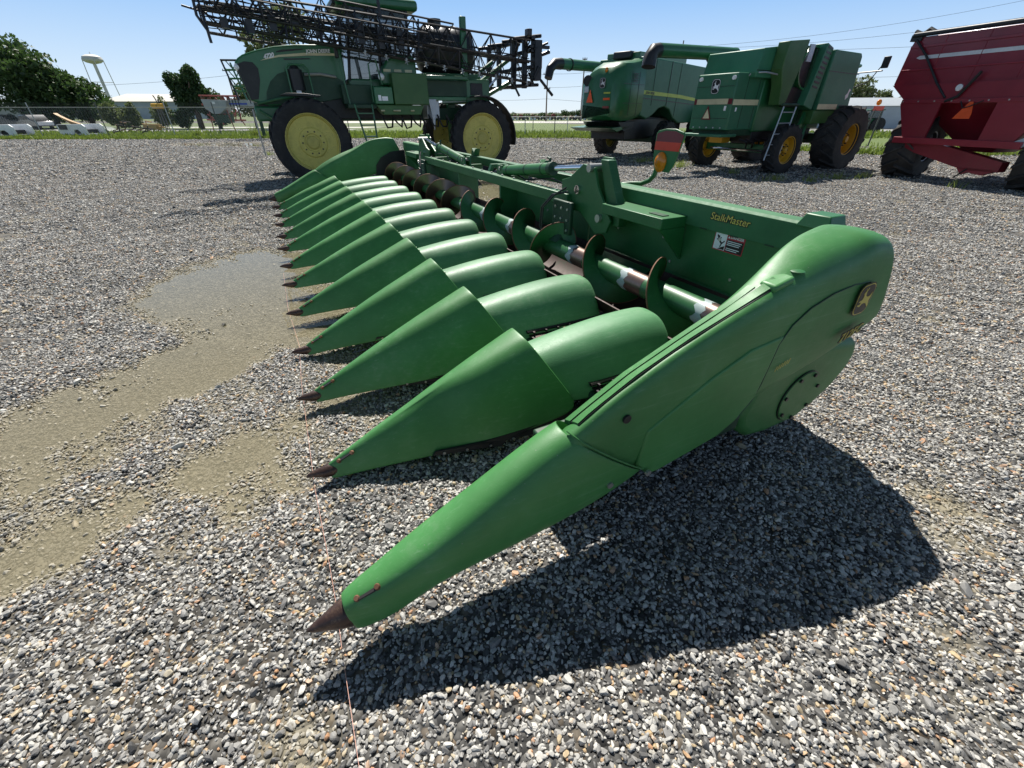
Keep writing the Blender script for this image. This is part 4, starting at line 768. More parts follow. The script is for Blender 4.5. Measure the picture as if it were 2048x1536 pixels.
bx(CB,-1.0,1.2,.9,2.4,1.15,2.5,'separator_body','metal2',.03); bx(CB,-.9,2.3,.95,2.35,.85,1.2,'underbody','black')
gt=mb(); gt.prism([(-1.75,2.62),(-1.62,3.17),(-.6,3.28),(.5,3.30),(1.4,3.30),(1.4,2.5),(-1.7,2.5)],.75,2.6); g_=gt.build('grain_tank','metal3',CB,bevel=.02); q=mb(); q.prism([(-1.74,2.66),(1.38,2.66),(1.38,2.68),(-1.74,2.68)],.744,.75); q.build('tank_seam','ink',g_)
poly(CB,[(-1.12,2.70),(-1.10,3.32),(-.18,3.40),(-.25,2.78),(-.50,1.84),(-.80,1.84),(-.9,2.3)],.40,.74,'engine_side_shield','olive',.02)
bx(CB,-.1,.12,.38,.42,2.9,3.3,'side_label','tin',0)
q=mb(); q.lathe([(.001,.0),(.46,.0),(.50,.03),(.50,.10),(.001,.10)],(.42,.52,2.77),'y',36); sc_=q.build('rotary_screen','black',CB)
q=mb(); q.lathe([(.49,-.02),(.54,-.02),(.54,.12),(.49,.12)],(.42,.52,2.77),'y',36,closed=True); q.build('screen_rim','metal2',sc_)
q=mb(); q.bar((.42,.49,2.32),(.42,.49,3.22),.05); q.build('screen_arm','dkgreen',sc_)
bx(CB,-.2,1.1,.62,.75,1.8,3.3,'engine_bay','dkgreen'); bx(CB,-.35,.6,.55,.62,1.8,2.3,'engine_bay_recess','black')
lv=poly(CB,[(.62,3.36),(.98,3.26),(.98,3.2),(.86,1.72),(.36,1.84),(.42,2.2)],.32,.72,'louvred_column','metal3',.015)
for k in range(9):
    q=mb(); f=k/8.; q.prism([(.50+.18*f,2.30+.95*f),(.78+.16*f,2.26+.95*f),(.78+.16*f,2.31+.95*f),(.50+.18*f,2.35+.95*f)],.312,.322); q.build('louvre_slot','ink',lv,smooth=0)
sp_=poly(CB,[(1.0,3.22),(2.48,3.20),(2.58,3.12),(2.76,2.1),(2.84,1.72),(1.02,1.72),(1.0,2.7)],.25,.7,'front_side_panel','metal3',.025)
q=mb(); q.prism([(1.0,2.70),(2.76,2.66),(2.76,2.68),(1.0,2.72)],.243,.25); q.build('panel_seam','ink',sp_); q=mb(); q.prism([(1.02,1.74),(2.1,1.74),(2.1,1.88),(1.02,1.88)],.243,.25); q.build('side_stripe','cream',sp_,smooth=0); text('9500',.16,'ink',(2.2,.247,1.75),(1,0,0),(0,0,1),sp_,'model_lettering',.002,.2,.006); flat([(0,0),(.12,.08),(.10,.2),(.16,.26),(.06,.3),(.02,.18),(-.06,.12)],(2.45,.248,2.0),(1,0,0),(0,0,1),.003,'white','emblem_sticker',sp_)
poly(CB,[(1.02,1.72),(2.5,1.72),(2.3,1.60),(1.9,1.36),(1.0,1.34)],.3,.7,'lower_side_panel','olive',.02)
bx(CB,1.2,2.6,.9,2.7,1.2,3.0,'front_body','metal2',.03); bx(CB,3.31,4.2,1.1,2.6,1.75,2.95,'cab','glass',.05); bx(CB,3.31,4.3,1.0,2.65,2.95,3.05,'cab_roof','metal2',.05)
q=mb(); q.tube([(3.4,.8,2.75),(3.2,.25,2.75),(3.15,-.2,2.76)],.02,6); q.build('mirror_bracket','black',CB); bx(CB,3.1,3.16,-.32,-.12,2.82,3.12,'mirror','black',.02); rail(CB,[(2.9,.7,2.2),(3.2,.1,2.5),(3.18,-.22,3.1)],.015,'mirror_bracket','black')
lp=rail(CB,[(-.95,.12,1.80),(-1.28,.05,.42)],.02,'ladder','tin'); rail(lp,[(-.33,.12,1.80),(-.60,.05,.42)],.02,'ladder_side','tin')
for k in range(5): f=k/5+.1; rail(lp,[(-.95-.33*f,.12-.07*f,1.8-1.38*f),(-.33-.27*f,.12-.07*f,1.8-1.38*f)],.016,'ladder_rung','tin')
rail(CB,[(-.75,.5,2.55),(-1.5,.6,2.62),(-1.72,.9,2.62),(-1.75,1.0,2.5)],.02,'handrail','tin'); rail(CB,[(-1.0,.15,1.85),(-.2,.15,1.85)],.035,'step_rail','dkgreen')
tb=mb(); tb.tube([(.1,3.0,3.28),(-3.45,3.0,3.22)],.18,20); tu=tb.build('unloading_tube','metal2',CB)
q=mb(); q.tube([(-3.40,3.0,3.22),(-3.62,3.0,3.19),(-3.75,2.97,3.05),(-3.80,2.94,2.80)],.185,14,.21); q.build('discharge_boot','black',tu); q=mb(); q.tube([(-1.2,3.0,3.10),(-1.2,2.7,2.8)],.05,8); q.build('tube_cradle','black',tu)
for a,b in (((.9,.5,1.6),(.2,.3,.6)),((1.3,.6,1.4),(1.0,.4,.5))): q=mb(); q.bar(a,b,.07,.25); q.build('belt_guard','metal2',CB)
for k in range(8): r=random.Random(k+7); s=-1.4+k*.32; rail(CB,[(s,1.0,.95),(s+.3,.9,.8+r.random()*.2),(s+.6,1.1,.7)],.03,'linkage','black')
# ---------------- newer combine ----------------
CA=empty('combine_harvester',(6.82,20.94,0),R(45),'green combine with rounded tail, yellow side stripe and tube reaching left behind the others','combine','combines parked at the right')
wheel(CA,-.10,.15,.66,.68,.44,.36,-1,'yellow',18,.035,.14,'rubber',8); wheel(CA,-.35,2.95,.68,.70,.5,.36,1,'yellow',18,.045,.14,'rubbergrey',8); wheel(CA,3.6,.2,.95,.98,.7,.42,-1,'yellow',20,.04,.2,'rubber',8)
bx(CA,-.3,.1,.4,2.8,.55,.8,'rear_axle','dkgreen'); bx(CA,-2.6,2.5,.9,2.3,.95,1.5,'underbody','black')
secs=[]; prof=[(-3.62,1.55,2.0,2.75,.75,2.05),(-3.45,1.42,2.3,3.05,.58,2.25),(-3.1,1.38,2.6,3.24,.44,2.30),(-2.6,1.40,2.7,3.28,.40,2.32),(-2.2,1.46,2.7,3.34,.40,2.32),(-1.9,1.52,2.7,3.42,.40,2.32)]
for s,zb_,zm,zt,t0,t1 in prof: secs.append([(s,t0+.10,zb_),(s,t0,zb_+.22),(s,t0,zm-.3),(s,t0+.03,zt-.28),(s,t0+.18,zt-.06),(s,t0+.4,zt),(s,t1-.7,zt),(s,t1-.35,zt-.14),(s,t1-.03,zt-.45),(s,t1,zm-.5),(s,t1,zb_+.35),(s,t1-.35,zb_)])
q=mb(); q.loft(secs); tl=q.build('tail_shroud','metal2',CA,bevel=.05,seg=3,smooth=60)
sd_=poly(CA,[(-1.95,1.55),(-1.95,3.45),(3.9,3.36),(3.9,1.25),(1.5,1.25),(.85,1.45),(.45,1.75),(-.05,1.86),(-.5,1.80),(-.95,1.55),(-1.4,1.42)],.42,2.6,'side_panelling','metal3',.05,3)
q=mb(); q.prism([(-1.9,2.39),(1.2,2.30),(3.88,2.14),(3.88,2.03),(1.2,2.18),(-1.9,2.26)],.405,.418); q.build('yellow_stripe','lime',sd_,smooth=0); text('JOHN DEERE',.12,'ink',(-1.75,.402,2.28),(1,0,-.03),(0,0,1),sd_,'stripe_lettering',.002,0,.003)
q=mb(); q.prism([(.05,1.9),(.06,3.4),(.09,3.4),(.08,1.9)],.405,.418); q.prism([(-1.9,2.12),(3.88,1.90),(3.88,1.93),(-1.9,2.15)],.405,.418); q.pieces('panel_gap','ink',sd_,smooth=0)
badge((-3.66,1.30,2.42),(0,-1,0),(0,0,1),.26,tl,'ink','decalwhite')
flat([(0,0),(.30,0),(.15,.42)],(-3.66,1.85,1.98),(0,-1,0),(0,0,1),.01,'orange','slow_sign',tl); 
for a,b,m_ in ((2.12,2.05,'orange'),(1.86,1.79,'farred'),(2.30,2.25,'lime')): q=mb(); q.box(-3.655,-3.63,.80,1.08,b,a); q.build('tail_lamp',m_,tl,smooth=0)
q=mb(); q.ball((-3.5,1.15,2.98),(.06,.06,.09),12); q.build('beacon','amber',tl)
q=mb(); q.tube([(-3.6,1.9,2.68),(-3.3,2.05,2.68)],.18,14); q.build('air_intake','black',tl); bx(CA,-3.66,-3.62,1.80,2.0,2.3,2.5,'plate_holder','tin')
poly(CA,[(-3.2,1.35),(-2.0,1.35),(-2.1,1.1),(-2.7,1.0)],.6,2.3,'chopper','black',.02); poly(CA,[(-3.65,1.15),(-2.2,1.22),(-2.2,1.16),(-3.2,1.02)],.6,2.6,'tailboard','metal2',.01)
bx(CA,-1.9,2.0,.8,2.3,3.35,3.62,'grain_tank_top','metal2',.03); bx(CA,-2.1,-1.5,1.1,1.9,3.4,3.65,'exhaust_stack','black',.05); 
q=mb(); q.tube([(-.7,3.0,3.28),(-4.0,3.0,3.24)],.18,20); tu=q.build('unloading_tube','metal3',CA); q=mb(); q.tube([(-3.95,3.0,3.24),(-4.35,3.0,3.22),(-4.6,2.98,3.05),(-4.72,2.96,2.75)],.19,14,.15); q.build('discharge_boot','black',tu)
q=mb(); q.lathe([(.185,-3.45),(.21,-3.45),(.21,-3.40),(.185,-3.40)],(0,3.0,3.24),'x',20,closed=True); q.build('tube_collar','black',tu)
bx(CA,-2.4,2.4,.75,2.4,.72,1.45,'chassis','black')
for k in range(0): r=random.Random(k+31); s=-2.0+k*.45; rail(CA,[(s,.7,1.4),(s+.3,.6,1.0+r.random()*.2),(s+.5,.9,.8)],.035,'linkage','black')
for z in (1.95,2.55): q=mb(); q.box(-3.40,-1.95,.392,.401,z,z+.012); q.build('panel_seam','ink',tl,smooth=0)
for s in (-2.9,-2.35): q=mb(); q.box(s,s+.012,.392,.401,1.55,2.95); q.build('panel_seam','ink',tl,smooth=0)
for k in range(6): q=mb(); q.box(-2.8,-2.45,.388,.40,2.62+k*.05,2.64+k*.05); q.build('vent_slot','ink',tl,smooth=0)
for s in (-1.2,.9): q=mb(); q.box(s,s+.012,.408,.419,1.9 if s<0 else 1.5,3.38); q.build('panel_gap','ink',sd_,smooth=0)
for z in (1.50,2.30): q=mb(); q.box(-2.207,-2.2,1.0,2.3,z,z+.01); q.build('hood_seam','ink',hb,smooth=0)
for s in (-1.7,-1.15): q=mb(); q.box(s,s+.01,.943,.951,1.25,2.6); q.build('hood_seam','ink',hb,smooth=0)
for k in range(5): bx(CB,-2.215,-2.20,1.15+k*.25,1.19+k*.25,1.24,1.28,'hood_latch','tin',0)
for s,t_ in ((-2.205,1.05),(-2.205,2.2)): q=mb(); q.tube([(s,t_,2.50),(s-.06,t_,2.50)],.055,12); q.build('rear_lamp','lamp',hb)
# ---------------- red grain cart ----------------
K=empty('grain_cart',(11.45,13.3,0),R(-73),'dark red grain cart with pale stripe and orange triangle at the right edge','grain cart')
body=mb(); bp=[(-1.36,3.36),(-1.42,3.16),(-1.47,2.32),(-1.02,1.95),(2.35,1.95),(2.85,2.32),(2.78,3.16),(2.72,3.36)]
body.prism(bp,0,3.6); bd=body.build('tank_body','red',K,bevel=.015)
for s in (-.6,.35,1.3,2.2): q=mb(); q.box(s,s+.014,-.012,0,2.34,3.34); q.build('body_weld','red',bd,smooth=0)
for k in range(9): q=mb(); q.tube([(-.95+k*.4,-.082,1.91),(-.95+k*.4,-.09,1.91)],.018,8); q.build('beam_bolt','zinc',bd)
for z0,z1,name in ((3.12,3.18,'upper_rib'),(2.62,2.65,'middle_rib')): 
    q=mb(); q.box(-1.40,2.76,-.03,0,z0,z1); q.build(name,'red',bd,bevel=.006)
q=mb(); q.box(-1.44,2.82,-.10,0,3.36,3.46); q.build('roll_tarp','dkgreen' if 0 else 'black',bd,bevel=.03)
q=mb(); q.prism([(-1.15,2.90),(-1.08,2.945),(2.7,2.945),(2.7,2.865),(-1.05,2.865)],-.006,0); q.build('pale_stripe','white',bd,smooth=0)
q=mb(); q.prism([(-1.45,2.30),(-.98,1.95),(2.3,1.95),(2.83,2.30)],-.05,-.002); q.build('lower_slope','red',bd)
q=mb(); q.box(-1.0,2.35,-.08,.02,1.86,1.96); q.build('lower_beam','red',K,bevel=.01)
q=mb(); q.prism([(-1.02,1.86),(.02,1.86),(.0,1.06),(-.58,1.06)],-.06,.0); q.build('support_leg','red',K); q=mb(); q.prism([(1.24,1.86),(2.36,1.86),(1.95,1.06),(1.24,1.06)],-.06,.0); q.build('support_leg','red',K)
q=mb(); q.box(-.78,2.15,-.10,.06,.92,1.07); q.build('axle_beam','red',K,bevel=.01)
q=mb(); q.add([(-.9,.3,1.95),(2.2,.3,1.95),(2.2,3.4,1.95),(-.9,3.4,1.95),(.35,1.2,.75),(1.0,1.2,.75),(1.0,2.2,.75),(.35,2.2,.75)],[(0,1,2,3),(4,7,6,5),(0,4,5,1),(1,5,6,2),(2,6,7,3),(3,7,4,0)]); q.build('hopper_bottom','red',K)
q=mb(); q.prism([(-.78,.92),(.4,.92),(1.9,.62),(1.9,.40),(1.2,.38),(-.2,.70)],.1,.4); q.build('drawbar_frame','red',K)
q=mb(); q.prism([(1.0,.44),(1.9,.44),(1.6,.30),(1.3,.34),(1.15,.28)],.1,.25); q.build('lower_door','red',K)
for s_ in (-.76,2.38):
    w_=wheel(K,0,0,0,.80,.84,.36,1 if s_<0 else -1,'tin',15,.07,.2,'rubbergrey',8); w_.location=(s_,.85,.82); w_.rotation_euler=(0,0,R(90+14))
q=mb(); q.prism([(1.95,1.06),(2.35,1.30),(2.5,1.30),(2.15,.95)],-.05,.02); q.build('fender_brace','tin',K)
flat([(0,0),(.38,0),(.38,.10),(.30,.36),(.22,.36)],(.48,-.12,1.52),(1,0,0),(0,0,1),.01,'orange','slow_sign',K)
q=mb(); q.lathe([(.001,-.06),(.06,-.06),(.075,-.05),(.075,.0),(.06,.01)],(.27,-.03,2.19),'y',20); q.build('round_lamp','lamp',K)
rail(K,[(-1.3,-.06,3.3),(-.9,-.06,2.95),(-.3,-.06,2.3),(.05,-.06,1.98)],.025,'crank_shaft','black'); rail(K,[(.1,-.08,1.9),(.35,-.1,2.0),(.62,-.12,2.5)],.035,'hose_bundle','black'); rail(K,[(.5,-.14,1.9),(.62,-.16,1.75),(.75,-.16,1.78),(.98,-.14,1.9)],.014,'cable','black')
q=mb(); q.tube([(-1.45,0,3.5),(-1.25,0,3.42),(-1.1,0,3.52),(-.95,0,3.44)],.045,8); q.build('tarp_arm','black',K); q=mb(); q.box(-1.48,-1.2,-.05,.1,3.28,3.42); q.build('tarp_bracket','black',K)
rail(K,[(1.25,.1,.42),(1.05,.1,.2)],.02,'jack_foot','black')
# ---------------- trees ----------------
def crown(blobs,n,size,name,mat,parent,seed=1,hang=0):
    r=np.random.default_rng(seed); vs=[]; 
    B=np.array(blobs,float); vol=B[:,3]*B[:,4]*B[:,5]; pick=r.choice(len(B),n,p=vol/vol.sum()); d=r.normal(size=(n,3)); d/=np.linalg.norm(d,axis=1)[:,None]
    rad=r.random(n)**.45; b=B[pick]; c=b[:,:3]+d*rad[:,None]*b[:,3:6]
    lump=np.array([noise.noise(Vector(p)*1.1+Vector((seed*3,0,0))) for p in c]); c=c+d*lump[:,None]*b[:,3:6]*.35*(1-hang); keep=lump>-.32-hang; c=c[keep]; n=len(c)
    a=r.normal(size=(n,3)); a/=np.linalg.norm(a,axis=1)[:,None]; q=np.cross(a,r.normal(size=(n,3))); q/=np.linalg.norm(q,axis=1)[:,None]; s=size*r.uniform(.5,1.5,n)[:,None]
    v=np.stack([c-a*s,c-q*s*.45,c+a*s+np.array([0,0,-.15])*s,c+q*s*.5],1).reshape(-1,3); me=bpy.data.meshes.new(name)
    me.from_pydata(v.tolist(),[],np.arange(n*4).reshape(-1,4).tolist()); me.materials.append(M[mat]); o=bpy.data.objects.new(name,me); col.objects.link(o); o.parent=parent; return o
def tree(name,x,y,h,blobs,n,size,mat,label,cat='tree',group=None,seed=1,trunk=.18,tr=True,hang=0):
    t=empty(name,(x,y,0),0,label,cat,group); crown(blobs,n,size,'crown',mat,t,seed,hang)
    if tr:
        r=random.Random(seed); q=mb(); q.tube([(0,0,0),(.1,0,h*.3),(-.1,.1,h*.55),(.05,0,h*.85)],trunk,8,trunk*.35)
        for k in range(5): a=r.random()*6.28; z=h*(.25+.1*k); q.tube([(0,0,z),(cos(a)*h*.14,sin(a)*h*.14,z+h*.12),(cos(a)*h*.25,sin(a)*h*.25,z+h*.2)],trunk*.45,5,trunk*.12)
        q.build('trunk','bark',t)
    return t
g='overgrown trees at the left'
tree('broadleaf_tree',-62,63,9,[(0,0,5.2,4.6,3.6,3.8),(2,0,7.6,2.6,2.4,1.9),(-4,0,8,4,3,2.4),(4,-1,3,2.5,3,2.6)],9000,.26,'leafdark','tallest dark broadleaf tree at the left edge behind the parked wrecks','tree',g,1,.4)
tree('broadleaf_tree',-57.2,61.5,8,[(0,0,4.4,3.1,3,3.4),(-.9,0,7.2,1.1,1.0,.95),(.8,0,5.6,2,2,1.3)],6500,.24,'leafdark','dark tree with a round tuft of leaves standing above its crown','tree',g,2,.3)
tree('broadleaf_tree',-53.2,62,6,[(-.5,0,3.1,2.8,3,2.3),(-1.5,0,4.9,1.5,1.6,1.2),(2.4,0,1.8,1.8,2,1.2)],6500,.24,'leafdark','lower dark tree sloping down toward the water tower','tree',g,3,.3)
tree('flowering_shrub',-47.0,58,2.5,[(0,0,1.6,1.4,1.2,1.1),(1.0,0,.9,1.2,1,.7)],2200,.17,'leafpale','bushy shrub with pale tips at the foot of the low dark tree','shrub',None,4,.06)
for i,(x,s,lb) in enumerate(((-44.2,1.0,'round green bush below the long white warehouse roof'),(-40.7,1.15,'spiky green bush beside the yellow tank'),(-38.6,.9,'small dark bush at the foot of the vine covered tree'))):
    tree('roadside_bush',x,57+i*.4,1.6,[(0,0,1.25*s,1.1*s,1,1.1*s),(.5,0,2.1*s,.4*s,.4,.7*s)],1700,.16,'leafpale' if i<2 else 'leafivy',lb,'bush','bushes in front of the warehouse',5+i,.05)
tree('vine_covered_tree',-37.0,58,6,[(-1.6,0,4.6,.85,.8,1.0),(.7,0,5.1,.95,.9,1.05),(-.6,0,3.4,1.5,1.2,1.9),(.9,0,3.0,1.4,1.2,1.5),(-1.0,0,4.2,1.1,.9,.7)],14000,.15,'leafivy','dark tree smothered in vines with two rounded humps','tree',None,9,.35,hang=.6)
tree('vine_covered_tree',-35.0,58.4,4,[(0,0,2.4,1.3,1.2,1.7),(.4,0,1.5,1.3,1.2,1.2)],3500,.15,'leafivy','lower vine covered tree leaning against the two humped one','tree',None,10,.25,hang=.6)
tree('broadleaf_tree',-31.5,60,5,[(0,0,3.0,1.6,1.5,1.5),(1.6,0,4.2,1.2,1.2,1.4)],3000,.2,'leafpale','light green tree behind the red frame implement','tree',None,11,.15)
tree('feathery_tree',-27.5,58,9,[(0,0,6.0,1.8,1.6,2.6),(-1,0,8.4,1.3,1.2,.9),(1.4,0,7.8,1.6,1.4,1.4),(3.4,0,9.6,2.4,2,1.6)],4200,.22,'leafpale','tall feathery tree seen through the folded sprayer booms','tree',None,12,.2)
g='trees behind the metal shed'
tree('broadleaf_tree',51.5,75,6.2,[(0,0,4.3,2.1,1.8,1.9),(-1.5,0,3.2,1.6,1.5,1.5),(1.6,0,3.3,1.3,1.3,1.2)],3600,.2,'leafpale','tallest pale tree rising behind the metal shed roof','tree',g,13,.2)
tree('broadleaf_tree',56.0,76,4.5,[(0,0,3.0,1.6,1.5,1.3),(.6,0,3.9,.7,.7,.6)],1900,.18,'leafpale','thin pale tree second from the shed end','tree',g,14,.15)
tree('broadleaf_tree',60.5,77,4,[(0,0,2.6,2.0,1.6,1.2)],1900,.18,'leafpale','low pale tree beside the red cart edge','tree',g,15,.15)
q=mb(); r=random.Random(2); t=empty('far_woods',(0,220,0)); tag(t,'distant bluish tree line beyond the fields','trees',kind='stuff')
crown([(1+k*2.0+r.uniform(-.6,.6),r.uniform(0,6),-.2+r.uniform(0,.4)+ (1.2 if 10<k<19 else .2),1.7,1.5,.8+r.random()*.9) for k in range(-3,21)],9000,.3,'far_tree_foliage','leafdark',t,21)
for k in range(-14,16):
    if abs(k*30+15)>60: pass
crown([(x_,0+r.uniform(0,20),1,9,6,1.6+r.random()*1.4) for x_ in list(range(-260,-70,12))+list(range(70,300,12))],12000,.8,'far_tree_foliage','leafdark',t,22)
# ---------------- chain link fences ----------------
def fence(pts,h,label,top='galv',barb=False,mesh_step=.13):
    f=empty('chain_link_fence',(0,0,0)); tag(f,label,'fence')
    for i,(x,y) in enumerate(pts):
        q=mb(); q.tube([(x,y,0),(x,y,h+(.32 if barb else .02))],.034,8); q.build('fence_post','galv' if i%2==0 else 'post',f)
    q=mb()
    for a,b in zip(pts[:-1],pts[1:]): q.tube([(*a,h),(*b,h)],.024,6)
    q.pieces('top_rail',top,f); q=mb()
    for a,b in zip(pts[:-1],pts[1:]):
        L=math.hypot(b[0]-a[0],b[1]-a[1]); n_=int(L/mesh_step); P=lambda u,z:(a[0]+(b[0]-a[0])*u/L,a[1]+(b[1]-a[1])*u/L,z)
        for k in range(-int(h/mesh_step),n_):
            for sg in (0,1):
                u0=k*mesh_step; u1=u0+h; z0,z1=(0.05,h) if sg==0 else (h,.05)
                if u0<0: z0+=(z1-z0)*(-u0)/h; u0=0
                if u1>L: z1=z0+(z1-z0)*(L-u0)/(u1-u0); u1=L
                A=Vector(P(u0,z0)); B_=Vector(P(u1,z1)); w_=Vector((0,0,.0035)); q.add([A-w_,A+w_,B_+w_,B_-w_],[(0,1,2,3)])
    q.build('wire_mesh','galv',f,smooth=0,recalc=False)
    if barb:
        q=mb()
        for a,b in zip(pts[:-1],pts[1:]):
            for k in range(3): q.tube([(*a,h+.1+.09*k),((a[0]+b[0])/2,(a[1]+b[1])/2,h+.08+.09*k),(*b,h+.1+.09*k)],.006,4)
        q.pieces('barbed_wire','post',f)
fence([(-59.5,38.3),(-54,38.3),(-48.5,38.4),(-43,38.4),(-37.5,38.5),(-32.2,38.5),(-26.9,38.5),(-23.2,38.5),(-18,38.6),(-13,38.7)],2.0,'tall chain link fence with barbed strands along the left grass edge',barb=True)
fence([(-6,39),(-2,39),(1.08,40.2),(3.6,41),(6.6,40),(10,37.5),(14,32),(17.4,27.5)],1.36,'low chain link fence in the grass between sprayer and combines',mesh_step=.2)
fence([(-1.5,52),(2.2,51),(5.7,50),(8.0,49),(12,48)],1.3,'second low chain link fence farther back in the mown field',mesh_step=.3)
q=mb(); q.tube([(-11.22,21.45,0),(-11.22,21.45,1.78)],.032,10); tag(q.build('lone_post','galv'),'single leaning-looking grey pipe post on the gravel left of the sprayer wheel','post')
# ---------------- water tower, buildings, poles ----------------
T=empty('water_tower',(-186,232,0),0,'white elevated water tower on thin legs behind the left trees','water tower')
q=mb(); q.lathe([(.01,23.2),(2.0,23.0),(3.4,22.3),(3.75,21.4),(3.6,20.8),(2.6,20.2),(.9,19.8),(.01,19.7)],(0,0,0),'z',32); q.build('tank','tower',T)
q=mb(); q.tube([(0,0,0),(0,0,19.8)],.62,14); q.build('riser','tower',T)
for k in range(4): a=R(45+90*k); q=mb(); q.tube([(4.6*cos(a),4.6*sin(a),0),(3.6*cos(a),3.6*sin(a),21.3)],.16,8); q.build('tower_leg','tower',T)
for z in (13.2,): q=mb(); q.tube([(4.0*cos(R(45+90*k)),4.0*sin(R(45+90*k)),z) for k in range(5)],.07,6); q.build('tie_ring','tower',T)
q=mb(); q.tube([(0,0,23.1),(0,0,24.0)],.12,6); q.build('finial','tower',T)
Wb=empty('warehouse',(-112,152,0),0,'long white warehouse roof low on the horizon at the left','building')
q=mb(); q.box(-12,14,0,18,0,4.6); q.build('wall','corrug',Wb); q=mb(); q.add([(-13,-1,4.5),(15,-1,4.5),(13.5,9,6.5),(-11,9,6.7),(-13,19,4.5),(15,19,4.5)],[(0,1,2,3),(3,2,5,4),(1,5,2),(0,3,4)]); q.build('roof','creamroof',Wb)
q=mb(); q.box(-60,-13.5,6,22,0,4.2); q.build('side_wing','creamroof',Wb)
Bd=empty('metal_shed',(46,60,0),R(-12),'grey metal shed with a shallow pale roof behind the tractor','building')
q=mb(); q.box(-9,7,0,12,0,2.35); q.build('wall','corrug',Bd); q=mb(); q.add([(-9.6,-.3,2.35),(7.6,-.3,2.35),(7.6,12.3,2.35),(-9.6,12.3,2.35),(-9.6,6,3.3),(7.6,6,3.3)],[(0,1,5,4),(3,4,5,2),(0,4,3),(1,2,5),(0,3,2,1)]); q.build('roof','roof',Bd)
q=mb(); q.box(-4,-2.2,-.03,0,.0,2.0); q.build('door','tin',Bd)
def upole(x,y,h,arms,label,lean=0):
    p=empty('utility_pole',(x,y,0),0,label,'utility pole','utility poles'); q=mb(); q.tube([(0,0,0),(lean,0,h)],.16,8,.11); q.build('pole','wood',p)
    for z,w_ in arms: q=mb(); q.box(-w_,w_,-.07,.07,z-.08,z+.08); q.build('crossarm','wood',p); q=mb(); [q.tube([(k*w_*.85,0,z),(k*w_*.85,0,z+.3)],.07,6) for k in (-1,0,1)]; q.pieces('insulator','post',p)
upole(7.6,110,8.9,((8.5,.9),(6.0,.7)),'bare utility pole standing in the gap between sprayer and combines')
upole(35.4,110,14.1,((12.7,1.2),),'tall utility pole with crossarm rising above the combines'); upole(15.6,112,11.5,((11.2,.5),),'short utility pole just above the newer combine roof'); upole(-30,118,10,((9.6,1.0),),'utility pole behind the sprayer booms'); upole(-58,105,9.2,((8.8,.8),),'thin utility pole beside the water tower legs')
def wire(a,b,sag,label):
    P=[(a[0]+(b[0]-a[0])*k/16,a[1]+(b[1]-a[1])*k/16,a[2]+(b[2]-a[2])*k/16-sag*4*(k/16)*(1-k/16)) for k in range(17)]; q=mb(); q.tube(P,.022,5); tag(q.build('power_line','post'),label,'power line','power lines')
wl='thin power line strung across the sky above the parked machines'
WLB=['lower line sagging between the gap pole and the tall crossarm pole','upper line running off the top right corner above the red cart','second line climbing toward the top right corner','topmost line between the gap pole and the tall crossarm pole','upper line between the water tower pole and the sprayer','lower line between the water tower pole and the sprayer','line entering from the left edge behind the water tower','line passing behind the sprayer boom rear end','low line behind the sprayer tank','low line behind the newer combine tail','line dropping behind the red cart body','lowest line seen between combine mirror and red cart']
for wi,(a,b,s) in enumerate((((7.6,110,6.2),(35.4,110,10),1),((35.4,110,13),(95,95,19),1.2),((35.4,110,12.7),(100,95,17),1.2),((7.6,110,8.6),(35.4,110,12.9),1.3),((-58,105,9),(-30,118,9.5),1.0),((-58,105,8.2),(-30,118,8.8),1.0),((-120,96,6.6),(-58,105,8),1.3),((-30,118,9.5),(7.6,110,8.6),1.4),((-30,118,5.6),(7.6,110,4.2),.8),((7.6,110,4.2),(60,104,3.4),.8),((35.4,110,12.5),(110,80,13),1.2),((35.4,110,8),(110,80,8.5),1))): wire(a,b,s,WLB[wi])
# ---------------- clutter beyond the fences ----------------
def truckbed(x,y,rz,label):
    t=empty('pickup_bed',(x,y,0),rz,label,'truck bed','white pickup beds lying in the grass'); q=mb()
    q.prism([(-1.2,.12),(-1.2,.78),(-1.1,.86),(1.05,.90),(1.25,.72),(1.28,.12),(.75,.12),(.7,.36),(.55,.50),(.28,.50),(.13,.36),(.08,.12)],-.85,-.72); q.build('bed_side','white',t,bevel=.03)
    q=mb(); q.prism([(-1.2,.12),(-1.2,.78),(-1.1,.86),(1.05,.90),(1.25,.72),(1.28,.12)],.72,.85); q.build('bed_side','white',t,bevel=.03)
    q=mb(); q.box(-1.18,1.2,-.72,.72,.15,.22); q.build('bed_floor','tin',t); q=mb(); q.box(-1.22,-1.14,-.72,.72,.15,.82); q.build('bulkhead','tin',t)
    q=mb(); q.box(1.15,1.2,-.84,-.7,.35,.7); q.build('tail_lamp','dkredtape',t); q=mb(); q.box(.1,.72,-.70,.70,.1,.5); q.build('wheel_arch_liner','black',t); q=mb(); q.box(-1.0,-.3,-.9,-.86,.5,.85) ; q.build('dark_opening','black',t)
truckbed(-39.6,38.0-.0,R(4),'white pickup bed at the left edge nearest the frame'); truckbed(-35.4,39.9,R(-6),'white pickup bed with curved tail corner right of its twin')
for t_ in (1,): pass
